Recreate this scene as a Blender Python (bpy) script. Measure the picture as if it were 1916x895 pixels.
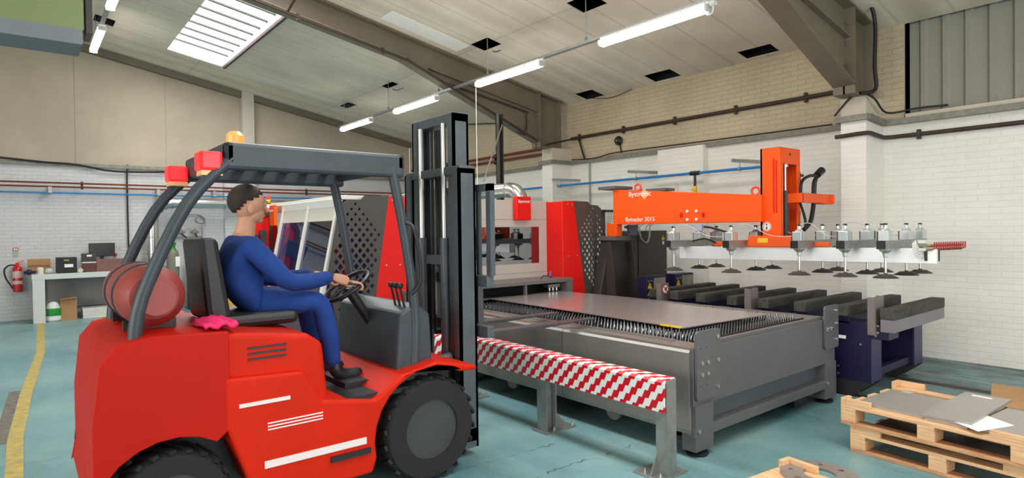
import bpy, bmesh, math, random
from mathutils import Vector, Matrix
random.seed(7)
for o in list(bpy.data.objects):
    bpy.data.objects.remove(o, do_unlink=True)
SC = bpy.context.scene
COL = SC.collection

# ------------------------------------------------------------------ camera
cam_d = bpy.data.cameras.new('camera')
cam = bpy.data.objects.new('camera', cam_d)
COL.objects.link(cam)
cam_d.sensor_fit = 'HORIZONTAL'
cam_d.sensor_width = 36.0
cam_d.lens = 1136.23 / 1916 * 36.0
cam_d.clip_start = 0.05
YAW, PITCH, ROLL = math.radians(39.0096), math.radians(-0.84153), math.radians(0.76686)
fw = Vector((math.sin(YAW) * math.cos(PITCH), math.cos(YAW) * math.cos(PITCH), math.sin(PITCH)))
rt = Vector((math.cos(YAW), -math.sin(YAW), 0))
dn = fw.cross(rt)
r2 = rt * math.cos(ROLL) + dn * math.sin(ROLL)
d2 = -rt * math.sin(ROLL) + dn * math.cos(ROLL)
cam.matrix_world = Matrix(((r2.x, -d2.x, -fw.x, 0), (r2.y, -d2.y, -fw.y, 0), (r2.z, -d2.z, -fw.z, 1.6), (0, 0, 0, 1)))
SC.camera = cam

# ------------------------------------------------------------------ world, light, exposure
SC.view_settings.view_transform = 'Standard'
SC.view_settings.look = 'None'
SC.view_settings.gamma = 1.0
SC.view_settings.use_curve_mapping = False
SC.view_settings.exposure = 0.0
W = bpy.data.worlds.new('world')
SC.world = W
W.use_nodes = True
W.node_tree.nodes['Background'].inputs[0].default_value = (0.75, 0.86, 1.0, 1)
W.node_tree.nodes['Background'].inputs[1].default_value = 1.0
TUBE_EMIT = 16.0        # glowing lamp diffusers
SKY_EMIT = 5.0          # rooflight panes
DOOR_FILL_W = 330.0           # added fill from behind the camera, set in an unseen assumed doorway
LEFT_FILL_W = 430.0           # added fill from the left, set at an unseen assumed window


def area(name, loc, rot, sx, sy, watt, col):
    l = bpy.data.lights.new(name, 'AREA')
    l.shape = 'RECTANGLE'
    l.size, l.size_y, l.energy, l.color = sx, sy, watt, col
    o = bpy.data.objects.new(name, l)
    o.location = loc
    o.rotation_euler = rot
    COL.objects.link(o)
    return o


area('added_door_fill', (2.6, -6.6, 2.0), (math.radians(90), 0, 0), 6.0, 3.6, DOOR_FILL_W, (1.0, 0.965, 0.915))
area('added_left_fill', (-8.3, 1.5, 2.6), (0, math.radians(-90), 0), 2.6, 9.0, LEFT_FILL_W, (1.0, 0.965, 0.915))
for i, (sx_, sy_, y_) in enumerate(((1.0, 3.6, 11.5), (1.0, 3.9, 6.0), (1.0, 3.9, 0.4))):
    area('rooflight_daylight', (2.82, y_, 5.02), (0, math.radians(10.6), 0), sx_, sy_, 135.0, (1.0, 0.98, 0.95))


# ------------------------------------------------------------------ materials
def lin(c):
    c = c / 255.0
    return c / 12.92 if c <= 0.04045 else ((c + 0.055) / 1.055) ** 2.4


def rgb(c):
    return (lin(c[0]), lin(c[1]), lin(c[2]), 1)


MATS = {}


def mat(name, c, rough=0.5, metal=0.0, var=0.0, scale=8.0, bump=0.0, c2=None, spec=0.5, emit=None, stretch=None, coat=0.0):
    if name in MATS:
        return MATS[name]
    m = bpy.data.materials.new(name)
    m.use_nodes = True
    nt = m.node_tree
    b = nt.nodes['Principled BSDF']
    b.inputs['Base Color'].default_value = rgb(c)
    b.inputs['Roughness'].default_value = rough
    b.inputs['Metallic'].default_value = metal
    b.inputs['Specular IOR Level'].default_value = spec
    b.inputs['Coat Weight'].default_value = coat
    if emit:
        b.inputs['Emission Color'].default_value = rgb(emit[0])
        b.inputs['Emission Strength'].default_value = emit[1]
    if var > 0 or bump > 0 or c2:
        tc = nt.nodes.new('ShaderNodeTexCoord')
        mp = nt.nodes.new('ShaderNodeMapping')
        if stretch:
            mp.inputs['Scale'].default_value = stretch
        nt.links.new(tc.outputs['Object'], mp.inputs['Vector'])
        n = nt.nodes.new('ShaderNodeTexNoise')
        n.inputs['Scale'].default_value = scale
        n.inputs['Detail'].default_value = 6
        n.inputs['Roughness'].default_value = 0.6
        nt.links.new(mp.outputs[0], n.inputs['Vector'])
        if var > 0 or c2:
            rp = nt.nodes.new('ShaderNodeValToRGB')
            rp.color_ramp.elements[0].position = 0.36
            rp.color_ramp.elements[1].position = 0.66
            if c2:
                rp.color_ramp.elements[0].color = rgb(c2)
                rp.color_ramp.elements[1].color = rgb(c)
            else:
                k = 1 - var
                a = rgb(c)
                rp.color_ramp.elements[0].color = (a[0] * k, a[1] * k, a[2] * k, 1)
                rp.color_ramp.elements[1].color = a
            nt.links.new(n.outputs['Fac'], rp.inputs[0])
            nt.links.new(rp.outputs[0], b.inputs['Base Color'])
        if bump > 0:
            bp = nt.nodes.new('ShaderNodeBump')
            bp.inputs['Strength'].default_value = bump
            bp.inputs['Distance'].default_value = 0.01
            nt.links.new(n.outputs['Fac'], bp.inputs['Height'])
            nt.links.new(bp.outputs[0], b.inputs['Normal'])
    MATS[name] = m
    return m


def brick_mat(name, c, axes, dirt, var=0.06, mortar=0.93, bump=0.6):
    """painted brickwork; axes picks the two object coordinates along and up the wall"""
    m = bpy.data.materials.new(name)
    m.use_nodes = True
    nt = m.node_tree
    b = nt.nodes['Principled BSDF']
    b.inputs['Roughness'].default_value = 0.55
    tc = nt.nodes.new('ShaderNodeTexCoord')
    sp = nt.nodes.new('ShaderNodeSeparateXYZ')
    cb = nt.nodes.new('ShaderNodeCombineXYZ')
    nt.links.new(tc.outputs['Object'], sp.inputs[0])
    nt.links.new(sp.outputs[axes[0]], cb.inputs[0])
    nt.links.new(sp.outputs[axes[1]], cb.inputs[1])
    nz = nt.nodes.new('ShaderNodeTexNoise')
    nz.inputs['Scale'].default_value = 2.2
    nt.links.new(cb.outputs[0], nz.inputs['Vector'])
    mx = nt.nodes.new('ShaderNodeVectorMath')
    mx.operation = 'MULTIPLY_ADD'
    mx.inputs[1].default_value = (0.012, 0.012, 0)
    nt.links.new(nz.outputs['Color'], mx.inputs[0])
    nt.links.new(cb.outputs[0], mx.inputs[2])
    br = nt.nodes.new('ShaderNodeTexBrick')
    br.inputs['Scale'].default_value = 1.0
    br.inputs['Brick Width'].default_value = 0.215
    br.inputs['Row Height'].default_value = 0.0715
    br.inputs['Mortar Size'].default_value = 0.006
    br.inputs['Mortar Smooth'].default_value = 0.6
    a = rgb(c)
    br.inputs['Color1'].default_value = a
    br.inputs['Color2'].default_value = (a[0] * (1 - var), a[1] * (1 - var), a[2] * (1 - var), 1)
    br.inputs['Mortar'].default_value = (a[0] * mortar, a[1] * mortar, a[2] * mortar, 1)
    nt.links.new(mx.outputs[0], br.inputs['Vector'])
    n2 = nt.nodes.new('ShaderNodeTexNoise')
    n2.inputs['Scale'].default_value = 0.9
    n2.inputs['Detail'].default_value = 8
    n2.inputs['Roughness'].default_value = 0.65
    nt.links.new(cb.outputs[0], n2.inputs['Vector'])
    rp = nt.nodes.new('ShaderNodeValToRGB')
    rp.color_ramp.elements[0].position = 0.35
    rp.color_ramp.elements[1].position = 0.6
    rp.color_ramp.elements[0].color = (dirt, dirt, dirt * 0.98, 1)
    rp.color_ramp.elements[1].color = (1, 1, 1, 1)
    nt.links.new(n2.outputs['Fac'], rp.inputs[0])
    ml = nt.nodes.new('ShaderNodeMix')
    ml.data_type = 'RGBA'
    ml.blend_type = 'MULTIPLY'
    ml.inputs[0].default_value = 1.0
    nt.links.new(br.outputs['Color'], ml.inputs[6])
    nt.links.new(rp.outputs[0], ml.inputs[7])
    nt.links.new(ml.outputs[2], b.inputs['Base Color'])
    n3 = nt.nodes.new('ShaderNodeTexNoise')
    n3.inputs['Scale'].default_value = 14
    n3.inputs['Detail'].default_value = 5
    mp3 = nt.nodes.new('ShaderNodeMapping')
    mp3.inputs['Scale'].default_value = (0.25, 1.3, 1)
    nt.links.new(cb.outputs[0], mp3.inputs[0])
    nt.links.new(mp3.outputs[0], n3.inputs['Vector'])
    sb = nt.nodes.new('ShaderNodeMath')
    sb.operation = 'MULTIPLY_ADD'
    sb.inputs[1].default_value = -1.0
    nt.links.new(br.outputs['Fac'], sb.inputs[0])
    nt.links.new(n3.outputs['Fac'], sb.inputs[2])
    bp = nt.nodes.new('ShaderNodeBump')
    bp.inputs['Strength'].default_value = bump
    bp.inputs['Distance'].default_value = 0.008
    nt.links.new(sb.outputs[0], bp.inputs['Height'])
    nt.links.new(bp.outputs[0], b.inputs['Normal'])
    return m


def floor_mat():
    m = bpy.data.materials.new('painted_concrete_floor')
    m.use_nodes = True
    nt = m.node_tree
    b = nt.nodes['Principled BSDF']
    tc = nt.nodes.new('ShaderNodeTexCoord')

    def noise(scale, detail, rough, stretch=None, dist=0.0):
        n = nt.nodes.new('ShaderNodeTexNoise')
        n.inputs['Scale'].default_value = scale
        n.inputs['Detail'].default_value = detail
        n.inputs['Roughness'].default_value = rough
        n.inputs['Distortion'].default_value = dist
        if stretch:
            mp = nt.nodes.new('ShaderNodeMapping')
            mp.inputs['Scale'].default_value = stretch
            nt.links.new(tc.outputs['Object'], mp.inputs[0])
            nt.links.new(mp.outputs[0], n.inputs['Vector'])
        else:
            nt.links.new(tc.outputs['Object'], n.inputs['Vector'])
        return n

    def ramp(src, p0, p1, c0, c1):
        r = nt.nodes.new('ShaderNodeValToRGB')
        r.color_ramp.elements[0].position = p0
        r.color_ramp.elements[1].position = p1
        r.color_ramp.elements[0].color = c0
        r.color_ramp.elements[1].color = c1
        nt.links.new(src.outputs['Fac'], r.inputs[0])
        return r

    def mul(a, c, f=1.0, mode='MULTIPLY'):
        x = nt.nodes.new('ShaderNodeMix')
        x.data_type = 'RGBA'
        x.blend_type = mode
        x.inputs[0].default_value = f
        nt.links.new(a, x.inputs[6])
        nt.links.new(c, x.inputs[7])
        return x.outputs[2]
    g = lambda v: (v, v, v, 1)
    base = ramp(noise(0.55, 9, 0.62), 0.33, 0.68, rgb((92, 140, 149)), rgb((144, 178, 178)))
    worn = ramp(noise(1.6, 10, 0.7, (1.0, 0.35, 1), 0.6), 0.52, 0.75, g(1.0), rgb((205, 208, 198)))
    spots = ramp(noise(9, 6, 0.75, (1, 0.55, 1), 0.9), 0.31, 0.355, g(0.28), g(1.0))
    fine = ramp(noise(40, 4, 0.7), 0.3, 0.6, g(0.86), g(1.0))
    c = mul(base.outputs[0], worn.outputs[0])
    c = mul(c, spots.outputs[0], 0.85)
    c = mul(c, fine.outputs[0])
    # hairline cracks and filled joints
    vd = nt.nodes.new('ShaderNodeTexVoronoi')
    vd.feature = 'DISTANCE_TO_EDGE'
    vd.inputs['Scale'].default_value = 0.3
    wob = nt.nodes.new('ShaderNodeVectorMath')
    wob.operation = 'MULTIPLY_ADD'
    wob.inputs[1].default_value = (0.5, 0.5, 0)
    nt.links.new(noise(1.8, 6, 0.7).outputs['Color'], wob.inputs[0])
    nt.links.new(tc.outputs['Object'], wob.inputs[2])
    nt.links.new(wob.outputs[0], vd.inputs['Vector'])
    cr = nt.nodes.new('ShaderNodeValToRGB')
    cr.color_ramp.elements[0].position = 0.0
    cr.color_ramp.elements[0].color = g(0.4)
    cr.color_ramp.elements[1].position = 0.007
    nt.links.new(vd.outputs['Distance'], cr.inputs[0])
    msk = ramp(noise(0.7, 4, 0.6), 0.52, 0.62, g(0.0), g(0.55))
    xk = nt.nodes.new('ShaderNodeMix')
    xk.data_type = 'RGBA'
    xk.blend_type = 'MULTIPLY'
    nt.links.new(msk.outputs[0], xk.inputs[0])
    nt.links.new(c, xk.inputs[6])
    nt.links.new(cr.outputs[0], xk.inputs[7])
    c = xk.outputs[2]
    # worn, oily band beside the rail tracks
    sp = nt.nodes.new('ShaderNodeSeparateXYZ')
    nt.links.new(tc.outputs['Object'], sp.inputs[0])
    mr = nt.nodes.new('ShaderNodeMapRange')
    mr.inputs[1].default_value = 6.2
    mr.inputs[2].default_value = 7.2
    nt.links.new(sp.outputs[0], mr.inputs[0])
    dirt = ramp(noise(2.4, 9, 0.7, (1.6, 0.35, 1), 0.8), 0.40, 0.62, rgb((120, 124, 112)), g(1.0))
    x = nt.nodes.new('ShaderNodeMix')
    x.data_type = 'RGBA'
    x.blend_type = 'MULTIPLY'
    nt.links.new(mr.outputs[0], x.inputs[0])
    nt.links.new(c, x.inputs[6])
    nt.links.new(dirt.outputs[0], x.inputs[7])
    nt.links.new(x.outputs[2], b.inputs['Base Color'])
    rr = ramp(noise(3, 6, 0.6), 0.3, 0.7, g(0.28), g(0.5))
    nt.links.new(rr.outputs[0], b.inputs['Roughness'])
    bp = nt.nodes.new('ShaderNodeBump')
    bp.inputs['Strength'].default_value = 0.12
    bp.inputs['Distance'].default_value = 0.01
    nt.links.new(noise(6, 8, 0.6).outputs['Fac'], bp.inputs['Height'])
    nt.links.new(bp.outputs[0], b.inputs['Normal'])
    return m


def ceiling_mat():
    m = bpy.data.materials.new('ceiling_boards')
    m.use_nodes = True
    nt = m.node_tree
    b = nt.nodes['Principled BSDF']
    b.inputs['Roughness'].default_value = 0.8
    tc = nt.nodes.new('ShaderNodeTexCoord')
    br = nt.nodes.new('ShaderNodeTexBrick')
    br.inputs['Scale'].default_value = 1.0
    br.inputs['Brick Width'].default_value = 2.9
    br.inputs['Row Height'].default_value = 0.56
    br.offset = 0.0
    br.inputs['Mortar Size'].default_value = 0.03
    br.inputs['Mortar Smooth'].default_value = 1.0
    br.inputs['Color1'].default_value = rgb((236, 226, 210))
    br.inputs['Color2'].default_value = rgb((230, 220, 204))
    br.inputs['Mortar'].default_value = rgb((212, 202, 186))
    nt.links.new(tc.outputs['Object'], br.inputs['Vector'])
    n = nt.nodes.new('ShaderNodeTexNoise')
    n.inputs['Scale'].default_value = 1.1
    n.inputs['Detail'].default_value = 7
    nt.links.new(tc.outputs['Object'], n.inputs['Vector'])
    rp = nt.nodes.new('ShaderNodeValToRGB')
    rp.color_ramp.elements[0].position = 0.35
    rp.color_ramp.elements[0].color = (0.86, 0.85, 0.83, 1)
    rp.color_ramp.elements[1].position = 0.62
    nt.links.new(n.outputs['Fac'], rp.inputs[0])
    ml = nt.nodes.new('ShaderNodeMix')
    ml.data_type = 'RGBA'
    ml.blend_type = 'MULTIPLY'
    ml.inputs[0].default_value = 1
    nt.links.new(br.outputs[0], ml.inputs[6])
    nt.links.new(rp.outputs[0], ml.inputs[7])
    nt.links.new(ml.outputs[2], b.inputs['Base Color'])
    wv = nt.nodes.new('ShaderNodeMath')
    wv.operation = 'SINE'
    sp = nt.nodes.new('ShaderNodeSeparateXYZ')
    nt.links.new(tc.outputs['Object'], sp.inputs[0])
    mt = nt.nodes.new('ShaderNodeMath')
    mt.operation = 'MULTIPLY'
    mt.inputs[1].default_value = 2 * math.pi / 0.56
    nt.links.new(sp.outputs[1], mt.inputs[0])
    nt.links.new(mt.outputs[0], wv.inputs[0])
    bp = nt.nodes.new('ShaderNodeBump')
    bp.inputs['Strength'].default_value = 0.55
    bp.inputs['Distance'].default_value = 0.02
    nt.links.new(wv.outputs[0], bp.inputs['Height'])
    nt.links.new(bp.outputs[0], b.inputs['Normal'])
    return m


def tape_mat():
    """red and white hazard tape, four bands down the face, each band stepped sideways"""
    m = bpy.data.materials.new('hazard_tape')
    m.use_nodes = True
    nt = m.node_tree
    b = nt.nodes['Principled BSDF']
    b.inputs['Roughness'].default_value = 0.35
    tc = nt.nodes.new('ShaderNodeTexCoord')
    sp = nt.nodes.new('ShaderNodeSeparateXYZ')
    nt.links.new(tc.outputs['Object'], sp.inputs[0])

    def op(kind, a, c=None, d=None):
        x = nt.nodes.new('ShaderNodeMath')
        x.operation = kind
        for i, v in enumerate((a, c, d)):
            if v is None:
                continue
            if isinstance(v, (int, float)):
                x.inputs[i].default_value = v
            else:
                nt.links.new(v, x.inputs[i])
        return x.outputs[0]
    down = op('SUBTRACT', op('SUBTRACT', 0.235, sp.outputs[2]), sp.outputs[0])   # distance over the top edge and down the face
    along = sp.outputs[1]
    row = op('FLOOR', op('DIVIDE', down, 0.051))
    sl = op('FRACT', op('DIVIDE', down, 0.051))
    k = op('SUBTRACT', op('DIVIDE', along, 0.108), op('ADD', op('MULTIPLY', row, 0.46), op('MULTIPLY', sl, 0.22)))
    st = op('GREATER_THAN', op('FRACT', k), 0.5)
    mx = nt.nodes.new('ShaderNodeMix')
    mx.data_type = 'RGBA'
    nt.links.new(st, mx.inputs[0])
    mx.inputs[6].default_value = rgb((205, 14, 34))
    mx.inputs[7].default_value = rgb((226, 232, 228))
    nt.links.new(mx.outputs[2], b.inputs['Base Color'])
    return m


def wood_mat(name, c, c2):
    return mat(name, c, 0.75, 0, c2=c2, scale=4, stretch=(10, 1.3, 10), bump=0.2)


def glass_mat(name, c, alpha, rough=0.02):
    m = bpy.data.materials.new(name)
    m.use_nodes = True
    nt = m.node_tree
    for n in list(nt.nodes):
        nt.nodes.remove(n)
    out = nt.nodes.new('ShaderNodeOutputMaterial')
    tr = nt.nodes.new('ShaderNodeBsdfTransparent')
    tr.inputs[0].default_value = rgb(c)
    gl = nt.nodes.new('ShaderNodeBsdfGlossy')
    gl.inputs['Roughness'].default_value = rough
    gl.inputs['Color'].default_value = (0.9, 0.93, 1, 1)
    mx = nt.nodes.new('ShaderNodeMixShader')
    mx.inputs[0].default_value = alpha
    nt.links.new(tr.outputs[0], mx.inputs[1])
    nt.links.new(gl.outputs[0], mx.inputs[2])
    nt.links.new(mx.outputs[0], out.inputs[0])
    MATS[name] = m
    return m


# ------------------------------------------------------------------ mesh building
class MB:
    def __init__(s):
        s.bm = bmesh.new()

    def box(s, x0, x1, y0, y1, z0, z1):
        v = [s.bm.verts.new((x, y, z)) for z in (z0, z1) for y in (y0, y1) for x in (x0, x1)]
        for f in ((0, 2, 3, 1), (4, 5, 7, 6), (0, 1, 5, 4), (2, 6, 7, 3), (0, 4, 6, 2), (1, 3, 7, 5)):
            s.bm.faces.new([v[i] for i in f])
        return s

    def bar(s, a, b, w, h, up=(0, 0, 1)):
        a, b = Vector(a), Vector(b)
        d = (b - a).normalized()
        sd = d.cross(Vector(up))
        if sd.length < 1e-4:
            sd = d.cross(Vector((1, 0, 0)))
        sd.normalize()
        u = sd.cross(d).normalized()
        sd, u = sd * w / 2, u * h / 2
        v = [s.bm.verts.new(p + i * sd + j * u) for p in (a, b) for i, j in ((-1, -1), (1, -1), (1, 1), (-1, 1))]
        for f in ((3, 2, 1, 0), (4, 5, 6, 7), (0, 1, 5, 4), (1, 2, 6, 5), (2, 3, 7, 6), (3, 0, 4, 7)):
            s.bm.faces.new([v[i] for i in f])
        return s

    def prism(s, poly, axis, a, b):
        """poly: 2-D points; axis 0: (y,z) swept along x, 1: (x,z) along y, 2: (x,y) along z"""
        def P(p, t):
            return ((t, p[0], p[1]), (p[0], t, p[1]), (p[0], p[1], t))[axis]
        A = [s.bm.verts.new(P(p, a)) for p in poly]
        B = [s.bm.verts.new(P(p, b)) for p in poly]
        n = len(poly)
        s.bm.faces.new(A)
        s.bm.faces.new(B[::-1])
        for i in range(n):
            j = (i + 1) % n
            s.bm.faces.new((A[i], B[i], B[j], A[j]))
        return s

    def cyl(s, a, b, r, r2=None, seg=16, cap=True):
        a, b = Vector(a), Vector(b)
        r2 = r if r2 is None else r2
        d = (b - a).normalized()
        u = d.cross(Vector((0, 0, 1)))
        if u.length < 1e-4:
            u = Vector((1, 0, 0))
        u.normalize()
        w = d.cross(u)
        ring = lambda c, q: [s.bm.verts.new(c + q * (u * math.cos(t) + w * math.sin(t))) for t in [2 * math.pi * i / seg for i in range(seg)]]
        A, B = ring(a, r), ring(b, r2)
        for i in range(seg):
            j = (i + 1) % seg
            s.bm.faces.new((A[i], A[j], B[j], B[i]))
        if cap:
            s.bm.faces.new(A[::-1])
            s.bm.faces.new(B)
        return s

    def lathe(s, prof, c, axis=(0, 0, 1), seg=24, cap=True):
        """prof: (radius, along-axis) pairs"""
        c, ax = Vector(c), Vector(axis).normalized()
        u = ax.cross(Vector((0, 0, 1)))
        if u.length < 1e-4:
            u = Vector((1, 0, 0))
        u.normalize()
        w = ax.cross(u)
        prev = None
        first = None
        for r, t in prof:
            r = max(r, 1e-4)
            ring = [s.bm.verts.new(c + ax * t + r * (u * math.cos(2 * math.pi * i / seg) + w * math.sin(2 * math.pi * i / seg))) for i in range(seg)]
            if prev:
                for i in range(seg):
                    j = (i + 1) % seg
                    s.bm.faces.new((prev[i], prev[j], ring[j], ring[i]))
            else:
                first = ring
            prev = ring
        if cap:
            s.bm.faces.new(first[::-1])
            s.bm.faces.new(prev)
        return s

    def tube(s, pts, r, seg=8, smooth=0):
        pts = [Vector(p) for p in pts]
        if smooth:
            q = []
            n = len(pts)
            for i in range(n - 1):
                p0, p1, p2, p3 = pts[max(i - 1, 0)], pts[i], pts[i + 1], pts[min(i + 2, n - 1)]
                for k in range(smooth):
                    t = k / smooth
                    q.append(0.5 * ((2 * p1) + (-p0 + p2) * t + (2 * p0 - 5 * p1 + 4 * p2 - p3) * t * t + (-p0 + 3 * p1 - 3 * p2 + p3) * t ** 3))
            q.append(pts[-1])
            pts = q
        prev = None
        nrm = None
        for i, p in enumerate(pts):
            d = (pts[min(i + 1, len(pts) - 1)] - pts[max(i - 1, 0)]).normalized()
            if nrm is None:
                nrm = d.cross(Vector((0.31, 0.2, 0.93))).normalized()
            else:
                nrm = (nrm - d * nrm.dot(d)).normalized()
            w = d.cross(nrm)
            rr = r[i] if isinstance(r, (list, tuple)) else r
            ring = [s.bm.verts.new(p + rr * (nrm * math.cos(2 * math.pi * k / seg) + w * math.sin(2 * math.pi * k / seg))) for k in range(seg)]
            if prev:
                for k in range(seg):
                    j = (k + 1) % seg
                    s.bm.faces.new((prev[k], prev[j], ring[j], ring[k]))
            else:
                s.bm.faces.new(ring[::-1])
            prev = ring
        s.bm.faces.new(prev)
        return s

    def ball(s, c, r, sx=1, sy=1, sz=1, seg=16):
        M = Matrix.Translation(c) @ Matrix.Diagonal((r * sx, r * sy, r * sz, 1))
        bmesh.ops.create_uvsphere(s.bm, u_segments=seg, v_segments=max(8, seg // 2), radius=1, matrix=M)
        return s

    def quad(s, *p):
        s.bm.faces.new([s.bm.verts.new(q) for q in p])
        return s

    def add_mesh(s, me, M):
        n0 = len(s.bm.verts)
        s.bm.from_mesh(me)
        s.bm.verts.ensure_lookup_table()
        for v in s.bm.verts[n0:]:
            v.co = M @ v.co
        return s


RL = {}   # world position of the frame in which an object's mesh is written


def link(name, mb, m, parent=None, loc=None, bevel=0.0, smooth=False, label=None, local=False, seg=2, kind=None):
    """one mesh object from world-space geometry; children share their root's frame"""
    me = bpy.data.meshes.new(name)
    bmesh.ops.recalc_face_normals(mb.bm, faces=mb.bm.faces[:])
    if parent is not None:
        L = RL[parent]
    else:
        L = Vector(loc) if loc is not None else Vector((0, 0, 0))
    if not local:
        for v in mb.bm.verts:
            v.co -= L
    mb.bm.to_mesh(me)
    mb.bm.free()
    o = bpy.data.objects.new(name, me)
    COL.objects.link(o)
    if isinstance(m, (list, tuple)):
        for x in m:
            me.materials.append(x)
    else:
        me.materials.append(m)
    if parent is not None:
        o.parent = parent
    else:
        o.location = L
    RL[o] = L
    if smooth:
        for p in me.polygons:
            p.use_smooth = True
        if hasattr(me, 'set_sharp_from_angle'):
            me.set_sharp_from_angle(angle=math.radians(42))
    if bevel > 0:
        b = o.modifiers.new('edge', 'BEVEL')
        b.width = bevel
        b.segments = seg
        b.limit_method = 'ANGLE'
        b.angle_limit = math.radians(40)
    if label:
        o['label'] = label
    if kind:
        o['kind'] = kind
    return o


def tag(o, label, cat, group=None):
    o['label'] = label
    o['category'] = cat
    if group:
        o['group'] = group
    return o


def thing(name, label, cat, loc, group=None):
    o = bpy.data.objects.new(name, None)
    o.empty_display_size = 0.1
    COL.objects.link(o)
    o.location = loc
    RL[o] = Vector(loc)
    return tag(o, label, cat, group)


def struct(name, mb, m, bevel=0.0, loc=None, smooth=False):
    o = link(name, mb, m, None, loc, bevel, smooth)
    o['kind'] = 'structure'
    return o


def dup(o, loc=None, rotz=None, label=None, parent=None):
    c = o.copy()
    COL.objects.link(c)
    RL[c] = RL[o]
    if parent is not None:
        c.parent = parent
    if loc is not None:
        c.location = loc
    if rotz is not None:
        c.rotation_euler = (0, 0, rotz)
    if label:
        c['label'] = label
    for ch in o.children:
        dup(ch, parent=c)
    return c


def plate2d(outline, holes, th):
    """flat plate with holes as a mesh in its own xy plane, centred on z = 0"""
    cu = bpy.data.curves.new('tmp', 'CURVE')
    cu.dimensions = '2D'
    cu.fill_mode = 'BOTH'
    cu.extrude = th / 2
    for poly in [outline] + holes:
        sp = cu.splines.new('POLY')
        sp.points.add(len(poly) - 1)
        for p, q in zip(sp.points, poly):
            p.co = (q[0], q[1], 0, 1)
        sp.use_cyclic_u = True
    return curve_mesh(cu)


def curve_mesh(cu):
    o = bpy.data.objects.new('tmp', cu)
    COL.objects.link(o)
    dg = bpy.context.evaluated_depsgraph_get()
    dg.update()
    me = bpy.data.meshes.new_from_object(o.evaluated_get(dg))
    bpy.data.objects.remove(o, do_unlink=True)
    bpy.data.curves.remove(cu)
    return me


def text_mesh(s, size, th=0.001):
    cu = bpy.data.curves.new('tmp', 'FONT')
    cu.body = s
    cu.size = size
    cu.extrude = th
    cu.align_x = 'CENTER'
    cu.align_y = 'CENTER'
    return curve_mesh(cu)


def frame3(o, ux, uy):
    ux, uy = Vector(ux).normalized(), Vector(uy).normalized()
    uz = ux.cross(uy)
    return Matrix(((ux.x, uy.x, uz.x, o[0]), (ux.y, uy.y, uz.y, o[1]), (ux.z, uy.z, uz.z, o[2]), (0, 0, 0, 1)))


def circ(cx, cy, r, n=16):
    return [(cx + r * math.cos(2 * math.pi * i / n), cy + r * math.sin(2 * math.pi * i / n)) for i in range(n)]


def rrect(x0, x1, y0, y1, r, n=4):
    p = []
    for cx, cy, a in ((x1 - r, y1 - r, 0), (x0 + r, y1 - r, 90), (x0 + r, y0 + r, 180), (x1 - r, y0 + r, 270)):
        for i in range(n + 1):
            t = math.radians(a + 90 * i / n)
            p.append((cx + r * math.cos(t), cy + r * math.sin(t)))
    return p


# shared materials
M_white = mat('white_paint', (232, 230, 226), 0.5)
M_black = mat('black_rubber', (22, 22, 23), 0.7, var=0.3, scale=20)
M_blk = mat('black_plastic', (28, 28, 30), 0.45)
M_dark = mat('dark_brown_grey_paint', (62, 56, 53), 0.45, var=0.1)
M_galv = mat('galvanised_steel', (176, 178, 176), 0.42, 0.75, var=0.25, scale=30)
M_steel = mat('bare_steel', (160, 158, 154), 0.35, 0.85, var=0.2, scale=12)
M_zinc = mat('bright_zinc', (205, 205, 202), 0.28, 0.9)
M_alu = mat('white_aluminium', (228, 228, 228), 0.35, 0.15)
M_orange = mat('loader_orange', (246, 88, 14), 0.45, spec=0.35)
M_red = mat('machine_red', (226, 20, 12), 0.45, spec=0.35)
M_truck = mat('forklift_red_orange', (214, 36, 6), 0.5, spec=0.18, var=0.12, scale=3)
M_truckd = mat('forklift_dark_red', (192, 24, 5), 0.5, spec=0.18, var=0.1, scale=3)
M_slate = mat('slate_grey_paint', (58, 68, 76), 0.45, var=0.15)
M_mgrey = mat('machine_warm_grey', (188, 180, 172), 0.4)
M_tgrey = mat('table_grey_paint', (108, 105, 102), 0.42, var=0.1, scale=4)
M_tgrey2 = mat('plate_grey_paint', (92, 92, 94), 0.42, var=0.08, scale=6)
M_navy = mat('navy_blue_paint', (21, 17, 58), 0.42, var=0.1, scale=5)
M_blue = mat('air_pipe_blue', (28, 128, 196), 0.4)
M_copper = mat('copper_pipe_brown', (136, 66, 44), 0.4, 0.4, var=0.2)
M_rust = mat('rusty_conduit', (74, 58, 48), 0.6, 0.2, var=0.3)
M_cable = mat('black_cable', (26, 24, 24), 0.55)
M_wood = wood_mat('pallet_wood', (230, 190, 146), (212, 164, 120))
M_wood2 = wood_mat('pallet_wood_dark', (206, 158, 114), (176, 124, 88))
M_yellow = mat('safety_yellow', (240, 196, 30), 0.5)
M_card = mat('brown_cardboard', (176, 134, 92), 0.85, var=0.1)
M_paper = mat('white_paper', (240, 238, 236), 0.8)
M_sheet = mat('mill_sheet_steel', (186, 179, 173), 0.36, 0.45, var=0.12, scale=2.5)
M_sheetd = mat('dark_sheet_edge', (66, 64, 64), 0.4, 0.6)

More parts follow.
